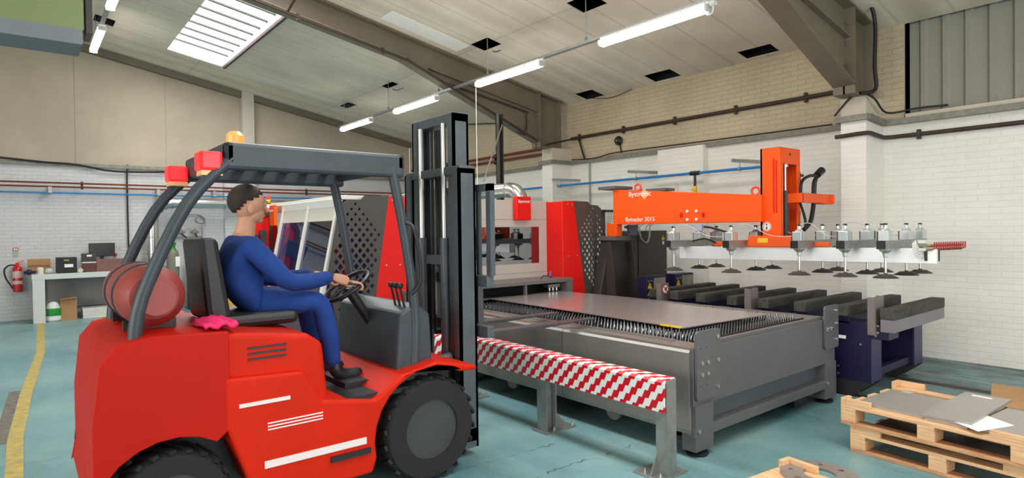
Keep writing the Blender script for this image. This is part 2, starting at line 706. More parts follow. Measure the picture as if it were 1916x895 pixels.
# ================================================================== ROOM
XR, YB, YF = 8.48, 14.95, -7.0
ZC = lambda x: 4.07 + 0.187 * (XR - abs(x))
M_brick_w = brick_mat('white_painted_brick', (240, 236, 230), (1, 2), 0.95, 0.025, 0.965, 0.45)
M_brick_b = brick_mat('beige_painted_brick', (206, 189, 160), (1, 2), 0.84, 0.03, 0.965, 0.7)
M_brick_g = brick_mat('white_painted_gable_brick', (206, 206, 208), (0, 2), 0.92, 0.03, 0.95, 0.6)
M_brick_px = brick_mat('white_painted_pier_brick', (240, 236, 230), (0, 2), 0.96, 0.02, 0.97, 0.4)
M_gable = mat('beige_gable_sheeting', (192, 178, 158), 0.8, var=0.24, scale=0.55, bump=0.05)
M_beam = mat('brown_grey_steelwork', (124, 114, 98), 0.55, var=0.16, scale=2)
M_void = mat('roof_void_shade', (16, 15, 15), 0.9)  # shade of the roof void put into a near-black deck colour
M_clad = mat('grey_green_cladding', (150, 148, 136), 0.5, var=0.1, scale=1.2)
M_plaster = mat('cream_pier_paint', (208, 198, 180), 0.7, var=0.08)

struct('floor', MB().box(-8.6, 9.2, YF, YB + 0.1, -0.12, 0), floor_mat())
struct('wall_right', MB().box(XR, XR + 0.25, YF, YB, 0, 2.90), M_brick_w)
struct('wall_right_upper', MB().box(XR, XR + 0.25, 2.76, YB, 2.90, 4.075), M_brick_b)
struct('eaves_light_stop', MB().box(XR + 0.03, XR + 0.25, YF, YB, 4.36, 4.55).box(XR + 0.03, XR + 0.25, 2.76, YB, 4.075, 4.36), M_void)  # dark strip added above the wall to stop outside light leaking in
mb = MB()
ys, i = 2.74, 0
pts = []
while ys > YF + 0.4:                                       # trapezoid-ribbed cladding
    pts += [(ys, 0.10), (ys - 0.10, 0.10), (ys - 0.125, 0.07), (ys - 0.17, 0.07), (ys - 0.195, 0.10)]
    ys -= 0.225
for (ya, da), (yb_, db) in zip(pts[:-1], pts[1:]):
    mb.quad((XR + da, ya, 2.93), (XR + db, yb_, 2.93), (XR + db, yb_, 4.35), (XR + da, ya, 4.35))
struct('wall_right_panel', mb, M_clad)
struct('trim_1', MB().box(XR - 0.06, XR + 0.12, YF, 2.74, 2.885, 2.955), M_plaster)
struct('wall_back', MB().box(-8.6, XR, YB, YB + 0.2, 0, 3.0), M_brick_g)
struct('wall_back_upper', MB().prism([(-8.6, 3.0), (XR, 3.0), (XR, 4.2), (0, 5.8), (-8.6, 4.2)], 1, YB + 0.02, YB + 0.2), M_gable)
mb = MB()
for x in (-1.2, 0.9, 2.5, 6.2):
    mb.box(x, x + 0.006, YB + 0.012, YB + 0.03, 3.06, ZC(x))
struct('trim_2', mb, mat('sheeting_joint', (168, 158, 144), 0.8))
struct('wall_left', MB().box(-8.7, -8.5, YF, YB, 0, 1.2).box(-8.7, -8.5, YF, YB, 4.0, 4.4).box(-8.7, -8.5, YF, -3.2, 1.2, 4.0).box(-8.7, -8.5, 6.2, YB, 1.2, 4.0), M_brick_w)
struct('window_4', MB().box(-8.62, -8.6, -3.2, 6.2, 1.2, 4.0), mat('added_window_glow', (250, 252, 255), 0.4, emit=((250, 252, 255), 2.0)))  # glowing pane added out of view to go with the left fill lamp
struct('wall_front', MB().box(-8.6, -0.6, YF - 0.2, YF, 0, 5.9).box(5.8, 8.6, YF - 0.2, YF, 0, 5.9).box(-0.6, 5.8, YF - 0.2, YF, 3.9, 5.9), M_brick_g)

# ceiling boards with the missing tiles left open
holes = [(5.67, 6.0, 5.36, 5.80), (5.68, 5.97, 7.55, 8.02), (5.78, 5.94, 10.84, 11.32), (5.85, 6.06, 13.06, 13.6),
         (8.12, 8.47, 7.66, 8.12), (8.10, 8.43, 5.95, 6.48), (8.12, 8.40, 4.29, 4.79), (1.09, 1.39, 12.75, 13.16)]
sky = [(2.30, 3.32, 9.55, 13.45), (2.30, 3.32, 4.1, 7.95), (2.30, 3.32, -1.6, 2.35)]


def ceil_side(name, sgn, cuts, m, dz, th):
    xs = sorted({0.0, XR} | {c[0] for c in cuts} | {c[1] for c in cuts})
    ysn = sorted({YF, YB} | {c[2] for c in cuts} | {c[3] for c in cuts})
    mb = MB()
    for a, b in zip(xs[:-1], xs[1:]):
        for c, d in zip(ysn[:-1], ysn[1:]):
            mx, my = (a + b) / 2, (c + d) / 2
            if any(h[0] < mx < h[1] and h[2] < my < h[3] for h in cuts):
                continue
            mb.quad((sgn * a, c, ZC(a) + dz), (sgn * b, c, ZC(b) + dz), (sgn * b, d, ZC(b) + dz), (sgn * a, d, ZC(a) + dz))
    o = struct(name, mb, m)
    if th:
        s = o.modifiers.new('board', 'SOLIDIFY')
        s.thickness = th
        s.offset = 0
    return o


M_ceil = ceiling_mat()
ceil_side('ceiling', 1, holes + sky, M_ceil, 0, 0.012)
ceil_side('ceiling_left', -1, [], M_ceil, 0, 0.012)
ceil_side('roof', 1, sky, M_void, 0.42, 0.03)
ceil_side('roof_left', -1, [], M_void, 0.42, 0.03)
struct('ceiling_panel', MB().prism([(4.3, ZC(4.3) - 0.012), (5.68, ZC(5.68) - 0.012), (5.68, ZC(5.68) - 0.022), (4.3, ZC(4.3) - 0.022)], 1, 8.02, 8.40),
       mat('newer_ceiling_board', (250, 248, 244), 0.8))
# purlins seen through the openings
mb = MB()
for x in (5.72, 5.93, 8.2, 8.35, 1.25):
    mb.box(x, x + 0.05, YF + 0.1, YB - 0.1, ZC(x) + 0.24, ZC(x) + 0.38)
struct('roof_beam_3', mb, mat('red_oxide_purlin', (96, 40, 34), 0.7))

# rooflights
M_pane = mat('rooflight_pane', (255, 255, 255), 0.4, emit=((250, 252, 255), SKY_EMIT))
M_up = mat('rooflight_upstand', (214, 218, 222), 0.6)
for k, (a, b, c, d) in enumerate(sky):
    mb = MB()
    t = 0.44
    mb.quad((a, c, ZC(a)), (a, d, ZC(a)), (a, d, ZC(a) + t), (a, c, ZC(a) + t))
    mb.quad((b, c, ZC(b)), (b, d, ZC(b)), (b, d, ZC(b) + t), (b, c, ZC(b) + t))
    mb.quad((a, c, ZC(a)), (b, c, ZC(b)), (b, c, ZC(b) + t), (a, c, ZC(a) + t))
    mb.quad((a, d, ZC(a)), (b, d, ZC(b)), (b, d, ZC(b) + t), (a, d, ZC(a) + t))
    o = struct('window_%d' % (k + 1), mb, M_up)
    pane = link('window_pane', MB().quad((a, c, ZC(a) + 0.16), (b, c, ZC(b) + 0.16), (b, d, ZC(b) + 0.16), (a, d, ZC(a) + 0.16)), M_pane, o)
    y = c + 0.2
    fr = MB()
    while y < d - 0.05:
        fr.bar((a, y, ZC(a) + 0.145), (b, y, ZC(b) + 0.145), 0.045, 0.03)
        y += 0.42
    link('window_bar', fr, mat('rooflight_bar', (96, 90, 84), 0.6), o)
    link('window_edge', MB().bar((b + 0.01, c, ZC(b) - 0.01), (b + 0.01, d, ZC(b) - 0.01), 0.05, 0.05), mat('rooflight_edge_angle', (96, 74, 66), 0.5, 0.3, var=0.3), o)

# brick piers under the portal frames
mb = MB().box(7.96, XR, 8.57, 8.86, 0, 2.9)
struct('pillar_1', mb, M_brick_px)
struct('pillar_7', MB().box(7.96, XR, 8.57, 8.86, 2.9, 3.17), M_plaster)
struct('pillar_2', MB().box(8.335, XR, 5.51, 6.38, 0, 2.90), M_brick_w)
struct('pillar_3', MB().box(7.94, XR, 3.0, 3.29, 0, 2.9), M_brick_px)
struct('pillar_8', MB().box(7.94, XR, 3.0, 3.29, 2.9, 3.17), M_plaster)
struct('pillar_4', MB().box(8.44, XR + 0.2, 2.76, 3.14, 2.9, 4.33), M_brick_b)
# gable pier and post
struct('pillar_5', MB().box(4.04, 4.30, 14.80, YB, 2.98, 4.98), mat('cream_post_paint', (206, 198, 186), 0.6, var=0.06))
struct('pillar_6', MB().box(3.62, 4.30, 14.80, YB, 0, 2.98), M_brick_g)
struct('trim_3', MB().prism([(0, ZC(0) - 0.005), (XR, ZC(XR) - 0.005), (XR, ZC(XR) - 0.15), (0, ZC(0) - 0.15)], 1, YB - 0.12, YB + 0.02), M_beam)


def portal(n, yc):
    web = [(0, ZC(0) - 0.02), (8.22, ZC(8.22) - 0.02), (8.22, 3.17), (7.68, 3.17), (7.68, 3.27), (4.85, ZC(4.85) - 0.38), (0, ZC(0) - 0.38)]
    o = struct('roof_beam_%d' % n, MB().prism(web, 1, yc - 0.01, yc + 0.01), M_beam)
    f = MB()
    f.bar((0, yc, ZC(0) - 0.38), (4.87, yc, ZC(4.87) - 0.38), 0.25, 0.022)          # bottom flange
    f.bar((4.83, yc, ZC(4.83) - 0.385), (7.74, yc, 3.253), 0.25, 0.022)              # haunch flange
    f.bar((0, yc, ZC(0) - 0.03), (8.3, yc, ZC(8.3) - 0.03), 0.25, 0.02)
    f.box(8.2, 8.225, yc - 0.125, yc + 0.125, 3.17, 4.1)
    f.box(7.68, 7.70, yc - 0.125, yc + 0.125, 3.17, 4.2)
    f.box(7.7, 8.22, yc - 0.125, yc + 0.125, 3.165, 3.185)
    f.bar((5.3, yc, ZC(5.3) - 0.38), (7.7, yc, ZC(7.7) - 0.38), 0.16, 0.016)          # rafter flange carried through the haunch
    link('flange', f, M_beam, o)
    s = MB()
    for z in (3.5, 3.75, 4.0):
        for y in (-0.05, 0.05):
            s.cyl((7.66, yc + y, z), (7.72, yc + y, z), 0.018, seg=6)
    link('bolt', s, M_beam, o)


portal(1, 8.71)
portal(2, 3.145)

# galvanised wall rails
M_rail = mat('weathered_galvanised_rail', (150, 146, 136), 0.6, 0.3, var=0.3, scale=14)


def rail(name, pts, label):
    mb = MB()
    for a, b in zip(pts[:-1], pts[1:]):
        mb.bar(a, b, 0.05, 0.07)
    o = link(name, mb, M_rail, None, pts[0])
    return tag(o, label, 'rail', None)


rail('wall_rail', [(8.44, 14.8, 2.9), (8.44, 8.9, 2.9), (7.92, 8.9, 2.9), (7.92, 8.53, 2.9), (8.44, 8.53, 2.9), (8.44, 3.33, 2.9)],
     'galvanised wall rail dividing white and beige brick behind the orange loader')
rail('wall_rail', [(8.44, 3.33, 2.905), (7.90, 3.33, 2.905), (7.90, 2.96, 2.905), (8.40, 2.96, 2.87), (8.40, -6.5, 2.87)],
     'galvanised wall rail wrapped round the pier and under the ribbed cladding')
rail('wall_rail', [(8.3, 14.91, 3.02), (4.34, 14.91, 3.02), (4.34, 14.75, 3.02), (3.55, 14.75, 3.02), (3.55, 14.91, 3.02), (-4.0, 14.91, 3.02)],
     'galvanised wall rail above the pipes on the gable wall')


# pipes
def pipe(name, pts, r, m, label, cat='pipe', clips=(), cm=None, group=None, smooth=0, seg=8):
    if len(clips):
        o = thing(name, label, cat, pts[0], group)
        link('run', MB().tube(pts, r, seg, smooth), m, o, smooth=True)
    else:
        o = tag(link(name, MB().tube(pts, r, seg, smooth), m, None, pts[0], smooth=True), label, cat, group)
    for c in clips:
        link('clip', MB().box(c[0] - 0.02, c[0] + 0.02, c[1] - 0.02, c[1] + 0.02, c[2] - r * 2.2, c[2] + r * 2.2), cm or M_rust, o)
    return o


pipe('copper_pipe', [(-4, 14.78, 2.64), (8.3, 14.78, 2.64)], 0.018, M_copper, 'upper brown copper pipe along the white gable wall', clips=[(x, 14.8, 2.64) for x in (0.98, 2.5, 5.5)])
pipe('copper_pipe', [(-4, 14.78, 2.565), (8.3, 14.78, 2.565)], 0.018, M_copper, 'lower brown copper pipe along the white gable wall', clips=[(x, 14.8, 2.565) for x in (0.98, 2.5, 5.5)])
pipe('brown_pipe', [(8.4, 14.7, 3.27), (8.4, 8.92, 3.27)], 0.028, M_copper, 'upper of two brown pipes on beige brick behind the extraction duct', clips=[(8.455, y, 3.27) for y in (9.2, 11.0, 13.0)])
pipe('brown_pipe', [(8.4, 14.7, 3.16), (8.4, 8.92, 3.16)], 0.028, M_copper, 'lower of two brown pipes on beige brick behind the extraction duct', clips=[(8.455, y, 3.16) for y in (9.2, 11.0, 13.0)])
o = pipe('air_pipe', [(-4, 14.75, 2.445), (8.2, 14.75, 2.445)], 0.016, M_blue, 'blue compressed air pipe under the copper pipes on the gable wall')
for x in (0.47, 2.3, 3.4, 6.5):
    link('bracket', MB().box(x - 0.03, x + 0.03, 14.72, 14.95, 2.44, 2.56), M_galv, o)
o = pipe('air_pipe', [(8.1, 14.6, 2.44), (8.1, 4.42, 2.44), (8.1, 4.3, 2.46)], 0.022, M_blue, 'blue compressed air pipe along the white brick above the orange loader arm')
for y in (8.5, 6.65, 4.75):
    link('bracket', MB().bar((7.9, y, 2.55), (8.48, y - 0.15, 2.55), 0.04, 0.045), M_galv, o)
    link('hanger', MB().cyl((8.1, y, 2.44), (8.1, y, 2.55), 0.006, seg=6).cyl((8.1, y - 0.02, 2.44), (8.1, y + 0.02, 2.44), 0.03, seg=10), M_galv, o)
link('drop_tee', MB().tube([(8.1, 5.50, 2.44), (8.1, 5.50, 2.22)], 0.02).cyl((8.1, 5.42, 2.44), (8.1, 5.58, 2.44), 0.034, seg=10), M_blk, o)
link('valve', MB().cyl((8.1, 5.5, 2.14), (8.1, 5.5, 2.24), 0.035, seg=10).box(8.05, 8.1, 5.46, 5.54, 2.17, 2.2), M_yellow, o)
pipe('conduit', [(8.43, 8.52, 3.37), (8.43, 3.36, 3.37)], 0.03, M_rust, 'dark conduit running along the beige brick under the ceiling edge',
     clips=[(8.43, y, 3.37) for y in (8.3, 7.2, 6.1, 5.0, 3.95)])
pipe('conduit', [(7.905, 3.34, 2.70), (7.905, 3.1, 2.71), (7.905, 2.985, 2.71), (7.96, 2.96, 2.71), (8.38, 2.96, 2.69), (8.43, 2.90, 2.69), (8.43, 2.6, 2.69), (8.43, -6.5, 2.69)], 0.026, M_rust,
     'dark conduit bent round the white pier below the cladding', clips=[(8.43, 2.6, 2.69), (8.43, 0.5, 2.69)])
pipe('conduit', [(8.45, 8.06, 2.9), (8.45, 8.06, 0.2)], 0.018, mat('grey_conduit', (160, 158, 152), 0.5), 'thin grey vertical conduit on white brick behind the perforated wing')
pipe('conduit', [(8.45, 3.45, 2.9), (8.45, 3.45, 0.2)], 0.022, mat('grey_conduit', (160, 158, 152), 0.5), 'grey vertical conduit on white brick beside the pier behind the suction frame')
pipe('conduit', [(0.6, 8.53, ZC(0.6) - 0.44), (4.85, 8.53, ZC(4.85) - 0.44), (7.55, 8.53, 3.27)], 0.022, M_rust, 'dark conduit running down the edge of the far roof beam',
     clips=[(x, 8.54, ZC(x) - 0.44) for x in (1.9, 3.1, 4.4)])
pipe('conduit', [(5.5, 8.62, 4.10), (7.25, 8.62, 3.82), (7.36, 8.62, 3.75), (7.36, 8.62, 3.42), (7.25, 8.55, 3.36), (7.05, 8.53, 3.39)], 0.018, M_rust,
     'bent dark conduit looping over the haunch of the far roof beam', smooth=3)
pipe('conduit', [(2.95, 8.53, ZC(2.95) - 0.43), (2.98, 7.6, ZC(2.98) - 0.1), (3.0, 5.0, ZC(3.0) - 0.05)], 0.016, M_rust, 'thin conduit crossing under the far roof beam near the rooflight')
pipe('cable', [(7.85, 2.92, 4.25), (7.95, 2.9, 4.0), (7.93, 2.9, 3.5), (7.95, 2.9, 3.22), (7.78, 3.0, 3.17)], 0.022, M_cable, 'thick black cable hanging down the near roof beam', 'cable', smooth=5)
pipe('cable', [(7.88, 3.34, 2.96), (7.9, 3.1, 3.2), (7.95, 2.92, 3.12), (8.3, 2.9, 2.98), (8.4, 2.6, 3.0), (8.42, 2.3, 2.99)], 0.012, M_cable,
     'thin black cable draped over the pier cap below the cladding', 'cable', smooth=5)
pipe('cable', [(8.42, 8.5, 2.96), (8.4, 7.9, 2.93), (8.42, 7.4, 2.98), (8.4, 6.4, 2.97), (8.42, 5.2, 2.96), (8.42, 3.6, 2.95)], 0.010, M_cable,
     'thin black cable lying along the galvanised rail behind the loader', 'cable', smooth=4)
pipe('cable', [(7.75, 8.5, 3.2), (8.42, 8.4, 3.36), (8.42, 8.3, 3.32), (8.40, 8.2, 3.1), (8.42, 8.15, 2.93)], 0.016, M_cable,
     'black cable looping from the far beam foot to the conduit', 'cable', smooth=4)
pipe('cable', [(-2, 14.86, 3.2), (-0.3, 14.86, 3.09), (0.4, 14.86, 3.04), (0.9, 14.86, 3.02), (1.4, 14.86, 2.93), (1.8, 14.86, 2.92), (2.4, 14.86, 2.95), (3.4, 14.86, 3.05)], 0.02, M_cable,
     'black cable sagging along the gable wall rail', 'cable', smooth=4)
pipe('cable', [(1.80, 14.9, 2.98), (1.76, 14.9, 2.93), (1.76, 14.9, 1.25)], 0.016, M_cable, 'black vertical cable on the gable wall beside the monitor', 'cable', smooth=3)

# alarm sounder on the beige brick
o = thing('alarm_bell', 'round dark alarm bell on beige brick under the conduit', 'bell', (8.46, 7.32, 3.19))
link('gong', MB().lathe([(0.02, 0.0), (0.075, 0.0), (0.085, 0.03), (0.06, 0.07), (0.02, 0.08)], (8.46, 7.32, 3.19), (-1, 0, 0), 20), mat('bell_dark', (50, 46, 44), 0.35, 0.4), o, smooth=True)
link('cable_tail', MB().tube([(8.46, 7.30, 3.12), (8.46, 7.28, 2.97)], 0.012), M_cable, o)
link('centre_cap', MB().ball((8.385, 7.32, 3.19), 0.022), M_steel, o, smooth=True)
tag(link('sensor_box', MB().box(8.31, 8.335, 5.98, 6.05, 2.16, 2.32), mat('cream_plastic', (222, 216, 200), 0.5), None, (8.33, 6.0, 2.16), bevel=0.01),
    'small cream sensor box on the white brick pier above the arm', 'sensor')

# vertical steel channel and stay by the duct
o = thing('steel_strut', 'dark vertical steel channel dropping from the roof beam beside the duct', 'strut', (6.49, 8.3, 1.9))
link('channel', MB().box(6.44, 6.46, 8.27, 8.36, 1.85, 3.62).box(6.52, 6.54, 8.27, 8.36, 1.85, 3.62).box(6.44, 6.54, 8.34, 8.36, 1.85, 3.62), mat('dark_galv', (82, 80, 76), 0.5, 0.5, var=0.3), o)
link('stay', MB().tube([(6.5, 8.25, 3.42), (5.9, 8.0, 2.4)], 0.012), M_galv, o)
link('cable_tie', MB().tube([(6.4, 8.3, 3.44), (5.9, 9.3, 3.50)], 0.014), M_cable, o)
tag(link('pull_cord', MB().tube([(5.70, 7.9, 3.98), (5.70, 7.9, 2.2)], 0.006, 6), M_white, None, (5.70, 7.9, 3.98)), 'thin white cord hanging from the lamp trunking by the far beam', 'cord')

# green boxed-in bulkhead under the ceiling
o = thing('ceiling_bulkhead', 'green boxed-in bulkhead with grey lower band under the ceiling', 'bulkhead', (-1.2, 8.2, 3.67))
link('green_casing', MB().box(-3.2, 0.58, 8.0, 8.55, 3.82, 5.2), mat('pale_green_paint', (120, 134, 86), 0.55, var=0.1, scale=1.5), o)
link('lower_band', MB().prism([(8.0, 3.82), (8.55, 3.82), (8.55, 3.66), (8.0, 3.66)], 0, -3.2, 0.565), mat('blue_grey_paint', (112, 122, 126), 0.55, var=0.1, scale=1.5), o)
link('hanger', MB().box(0.60, 0.66, 8.02, 8.4, 3.8, ZC(0.6)), M_dark, o)

# ------------------------------------------------------------------ lamps
M_tube = mat('lamp_diffuser_lit', (255, 252, 244), 0.4, emit=((255, 249, 238), TUBE_EMIT))


def lamp(y0, y1, x, z, label, group):
    o = thing('strip_light', label, 'light', (x, y0, z), group)
    link('housing', MB().box(x - 0.055, x + 0.055, y0 + 0.01, y1 - 0.01, z + 0.05, z + 0.10), M_white, o, bevel=0.01)
    link('diffuser', MB().prism([(x - 0.06, z + 0.055), (x - 0.05, z + 0.01), (x - 0.03, z - 0.005), (x + 0.03, z - 0.005), (x + 0.05, z + 0.01), (x + 0.06, z + 0.055)], 1, y0, y1), M_tube, o, smooth=True)
    for y in (y0 - 0.01, y1 + 0.01):
        link('end_cap', MB().box(x - 0.062, x + 0.062, y - 0.012, y + 0.012, z - 0.005, z + 0.07), mat('lamp_end_grey', (206, 204, 198), 0.5), o, bevel=0.008)
    for y in (y0 + 0.3, y1 - 0.3):
        link('clip', MB().box(x - 0.066, x + 0.066, y - 0.012, y + 0.012, z + 0.045, z + 0.065), M_zinc, o)
    return o


g = 'strip lights in the long row'
for (a, b), lb in zip(((3.70, 5.20), (6.33, 7.84), (9.06, 10.56), (11.62, 13.06)),
                      ('largest lit strip light of the long row, over the orange loader', 'lit strip light in front of the haunched roof beam, second of the long row',
                       'lit strip light just beyond the haunched roof beam, third of the long row', 'smallest lit strip light, at the gable end of the long row')):
    lamp(a, b, 5.70, 3.885, lb, g)
for a, b, lb in ((11.92, 13.45, 'lit strip light near the green bulkhead, lower of two over the gable'), (9.25, 10.78, 'lit strip light beside the green bulkhead, upper of two and cut off by the frame')):
    lamp(a, b, 1.11, 4.95, lb, 'strip lights in the short row')


def trunking(x, y0, y1, z, chains, label):
    o = thing('lamp_trunking', label, 'trunking', (x, y0, z))
    link('channel', MB().box(x - 0.03, x + 0.03, y0, y1, z, z + 0.036), M_galv, o)
    for y in chains:
        link('chain', MB().cyl((x, y, z + 0.04), (x, y, ZC(x) + (0.24 if any(h[0] < x < h[1] and h[2] < y < h[3] for h in holes) else -0.004)), 0.006, seg=6).lathe([(0.012, 0), (0.022, 0.02), (0.012, 0.05)], (x, y, z + 0.045), seg=8), M_galv, o)


trunking(5.70, 3.5, 13.2, 3.978, (5.47, 7.58, 9.0, 10.85, 12.95), 'galvanised trunking carrying the long row of strip lights')
trunking(1.11, 9.0, 13.5, 5.052, (9.6, 12.95), 'galvanised trunking carrying the short row of strip lights')
o = thing('lamp_socket', 'white socket and flex at the near end of the long lamp row', 'socket', (5.70, 3.62, 3.95))
link('body', MB().cyl((5.70, 3.60, 3.96), (5.70, 3.66, 3.96), 0.035, seg=12), M_white, o)
link('flex', MB().tube([(5.70, 3.63, 3.93), (5.70, 3.64, 3.86), (5.70, 3.70, 3.85), (5.70, 3.72, 3.9)], 0.008, 8, 4), M_white, o)

for k, (p0, p1, p2, lb) in enumerate((((5.99, 7.95, 4.6), (6.06, 7.85, 4.50), (6.12, 7.62, 4.54), 'thin loose wire curling from the ceiling opening above the second strip light'),
                                    ((5.93, 11.3, 4.6), (6.05, 11.15, 4.49), (6.10, 10.8, 4.54), 'thin loose wire curling from the ceiling opening above the third strip light'),
                                    ((8.45, 8.1, 4.1), (8.44, 7.5, 4.0), (8.44, 7.0, 4.06), 'thin loose wire drooping along the top of the beige brick'))):
    tag(link('loose_wire', MB().tube([p0, p1, p2], 0.006, 6, 6), M_cable, None, p0, smooth=True), lb, 'wire')

# floor markings
M_line = mat('worn_yellow_line', (206, 176, 84), 0.6, c2=(160, 150, 100), scale=14)
mb = MB()
L = [(0.27, 14.3), (0.19, 10.6), (0.02, 7.97), (-0.06, 6.2), (-0.07, 3.0)]
for (xa, ya), (xb, yb_) in zip(L[:-1], L[1:]):
    mb.quad((xa - 0.05, ya, 0.002), (xa + 0.05, ya, 0.002), (xb + 0.05, yb_, 0.002), (xb - 0.05, yb_, 0.002))
mb.quad((1.30, 12.9, 0.002), (1.40, 12.9, 0.002), (1.22, 14.6, 0.002), (1.12, 14.6, 0.002))
struct('floor_marking', mb, M_line)
struct('floor_strip', MB().quad((-0.20, 6.1, 0.0015), (-0.11, 6.1, 0.0015), (-0.02, 8.1, 0.0015), (-0.12, 8.1, 0.0015)), mat('bare_concrete', (128, 122, 112), 0.8, c2=(96, 92, 86), scale=20))
for x in (6.08, 7.1):
    struct('floor_line', MB().box(x - 0.05, x - 0.012, -3.0, 5.2, 0, 0.004).box(x + 0.012, x + 0.05, -3.0, 5.2, 0, 0.004).box(x - 0.012, x + 0.012, -3.0, 5.2, 0, 0.002),
           mat('rusty_floor_rail', (84, 74, 68), 0.6, 0.3, var=0.3))

# filled cracks across the floor in front of the barrier
M_crack = mat('floor_crack_filler', (62, 74, 76), 0.8, c2=(104, 128, 132), scale=16)
for line in [[[2.074, 3.352], [2.427, 3.366], [2.777, 3.326], [3.161, 3.312]], [[2.569, 2.946], [2.896, 2.959], [3.17, 2.915], [3.491, 2.917]]]:
    mb = MB()
    pts = []
    for (xa, ya), (xb, yb_) in zip(line[:-1], line[1:]):
        for i in range(9):
            t = i / 9
            pts.append((xa + (xb - xa) * t + random.uniform(-0.018, 0.018), ya + (yb_ - ya) * t + random.uniform(-0.018, 0.018), random.uniform(0.002, 0.013)))
    for a, b in zip(pts[:-1], pts[1:]):
        mb.quad((a[0] - a[2], a[1], 0.0012), (a[0] + a[2], a[1], 0.0012), (b[0] + b[2], b[1], 0.0012), (b[0] - b[2], b[1], 0.0012))
    struct('floor_line', mb, M_crack)

# ================================================================== LASER CUTTING MACHINE
lm = thing('laser_cutter', 'large grey and red laser cutting machine with diamond-perforated dark side wings', 'machine', (4.4, 7.0, 0))
MIR = lambda x: 8.72 - x
M_wing = mat('dark_perforated_panel', (74, 69, 65), 0.45)
wing_out = [(5.716, 1.978), (5.99, 1.972), (6.032, 1.93), (6.17, 1.925), (6.24, 1.88), (6.284, 1.737), (6.33, 1.5), (6.385, 1.214), (6.36, 0.99), (6.30, 0.68), (6.26, 0.35), (5.99, 0.35), (5.909, 0.763)]


def edge_x(z):
    e = [(6.24, 1.88), (6.284, 1.737), (6.33, 1.5), (6.385, 1.214), (6.36, 0.99), (6.30, 0.68)]
    for (xa, za), (xb, zb) in zip(e[:-1], e[1:]):
        if zb <= z <= za:
            return xa + (xb - xa) * (za - z) / (za - zb)
    return 6.2


dia = []
p = 0.0525
for i in range(-40, 40):
    for j in range(-40, 40):
        x, z = 6.09 + (i + j) * p * 0.80, 1.885 + (i - j) * p
        lb = 5.716 + (1.978 - z) * 0.159 + 0.055
        if x < lb or x > edge_x(z) - 0.045 or z > 1.90 or z < 0.72:
            continue
        if z < 1.06 - 1.02 * (x - 5.86) or z > 1.56 + 1.18 * (x - 5.80) or z > 1.885 - 0.9 * (x - 6.09):
            continue
        h = 0.017 + 0.022 * min(1, max(0, (1.9 - z) / 0.75))
        if x < lb + 0.06:
            h *= 0.75
        dia.append([(x + h * 0.8, z), (x, z + h), (x - h * 0.8, z), (x, z - h)])
for s in (1, 0):
    f = (lambda q: q) if s else (lambda q: (MIR(q[0]), q[1]))
    me = plate2d([f(q) for q in wing_out], [[f(q) for q in d] for d in dia], 0.012)
    link('perforated_wing', MB().add_mesh(me, frame3((0, 5.75, 0), (1, 0, 0), (0, 0, 1))), M_wing, lm, label='dark side wing with diamond holes, red pillar beside it')
    red = [f(q) for q in ((5.55, 0.10), (5.55, 1.974), (5.716, 1.978), (5.99, 0.35), (6.02, 0.10))]
    link('red_pillar', MB().prism(red, 1, 5.745, 5.80).prism([f(q) for q in ((5.50, 0.1), (5.50, 1.97), (5.553, 1.972), (5.553, 0.1))], 1, 5.74, 6.1), M_red, lm, bevel=0.008)
    for q in ((5.60, 1.93), (5.68, 1.93), (5.60, 1.25), (5.76, 1.25)):
        x, z = f(q)
        link('screw', MB().cyl((x, 5.735, z), (x, 5.75, z), 0.009, seg=8), M_zinc, lm)
# grey front with its long window
fx0, fx1, fy = 3.20, 5.53, 6.05
win = (3.56, 5.366, 1.16, 1.64)
mb = MB()
mb.box(fx0, fx1, fy, fy + 0.03, win[3], 1.985).box(fx0, fx1, fy, fy + 0.03, 0.92, win[2]).box(fx0, win[0], fy, fy + 0.03, win[2], win[3]).box(win[1], fx1, fy, fy + 0.03, win[2], win[3])
link('front_panel', mb, M_mgrey, lm)
link('panel_seam', MB().box(fx0, fx1, fy - 0.002, fy, 1.733, 1.737).box(fx0, fx1, fy - 0.002, fy, 1.04, 1.044), mat('seam_grey', (140, 133, 126), 0.6), lm)
link('front_window', MB().box(win[0], win[1], fy + 0.005, fy + 0.012, win[2], win[3]), glass_mat('smoked_glass', (120, 116, 112), 0.30), lm)
link('window_back', MB().box(win[0] - 0.1, win[1] + 0.1, fy + 0.45, fy + 0.5, 1.0, 1.75), mat('machine_inside', (96, 92, 88), 0.6), lm)
mb = MB()
for x in (3.9, 4.35, 4.8, 5.05):
    mb.box(x - 0.05, x + 0.05, fy + 0.2, fy + 0.3, 1.25, 1.5).cyl((x, fy + 0.25, 1.5), (x, fy + 0.25, 1.6), 0.03).cyl((x, fy + 0.25, 1.18), (x, fy + 0.25, 1.25), 0.015).cyl((x, fy + 0.25, 1.165), (x, fy + 0.25, 1.18), 0.07)
link('cutting_unit', mb, M_dark, lm)
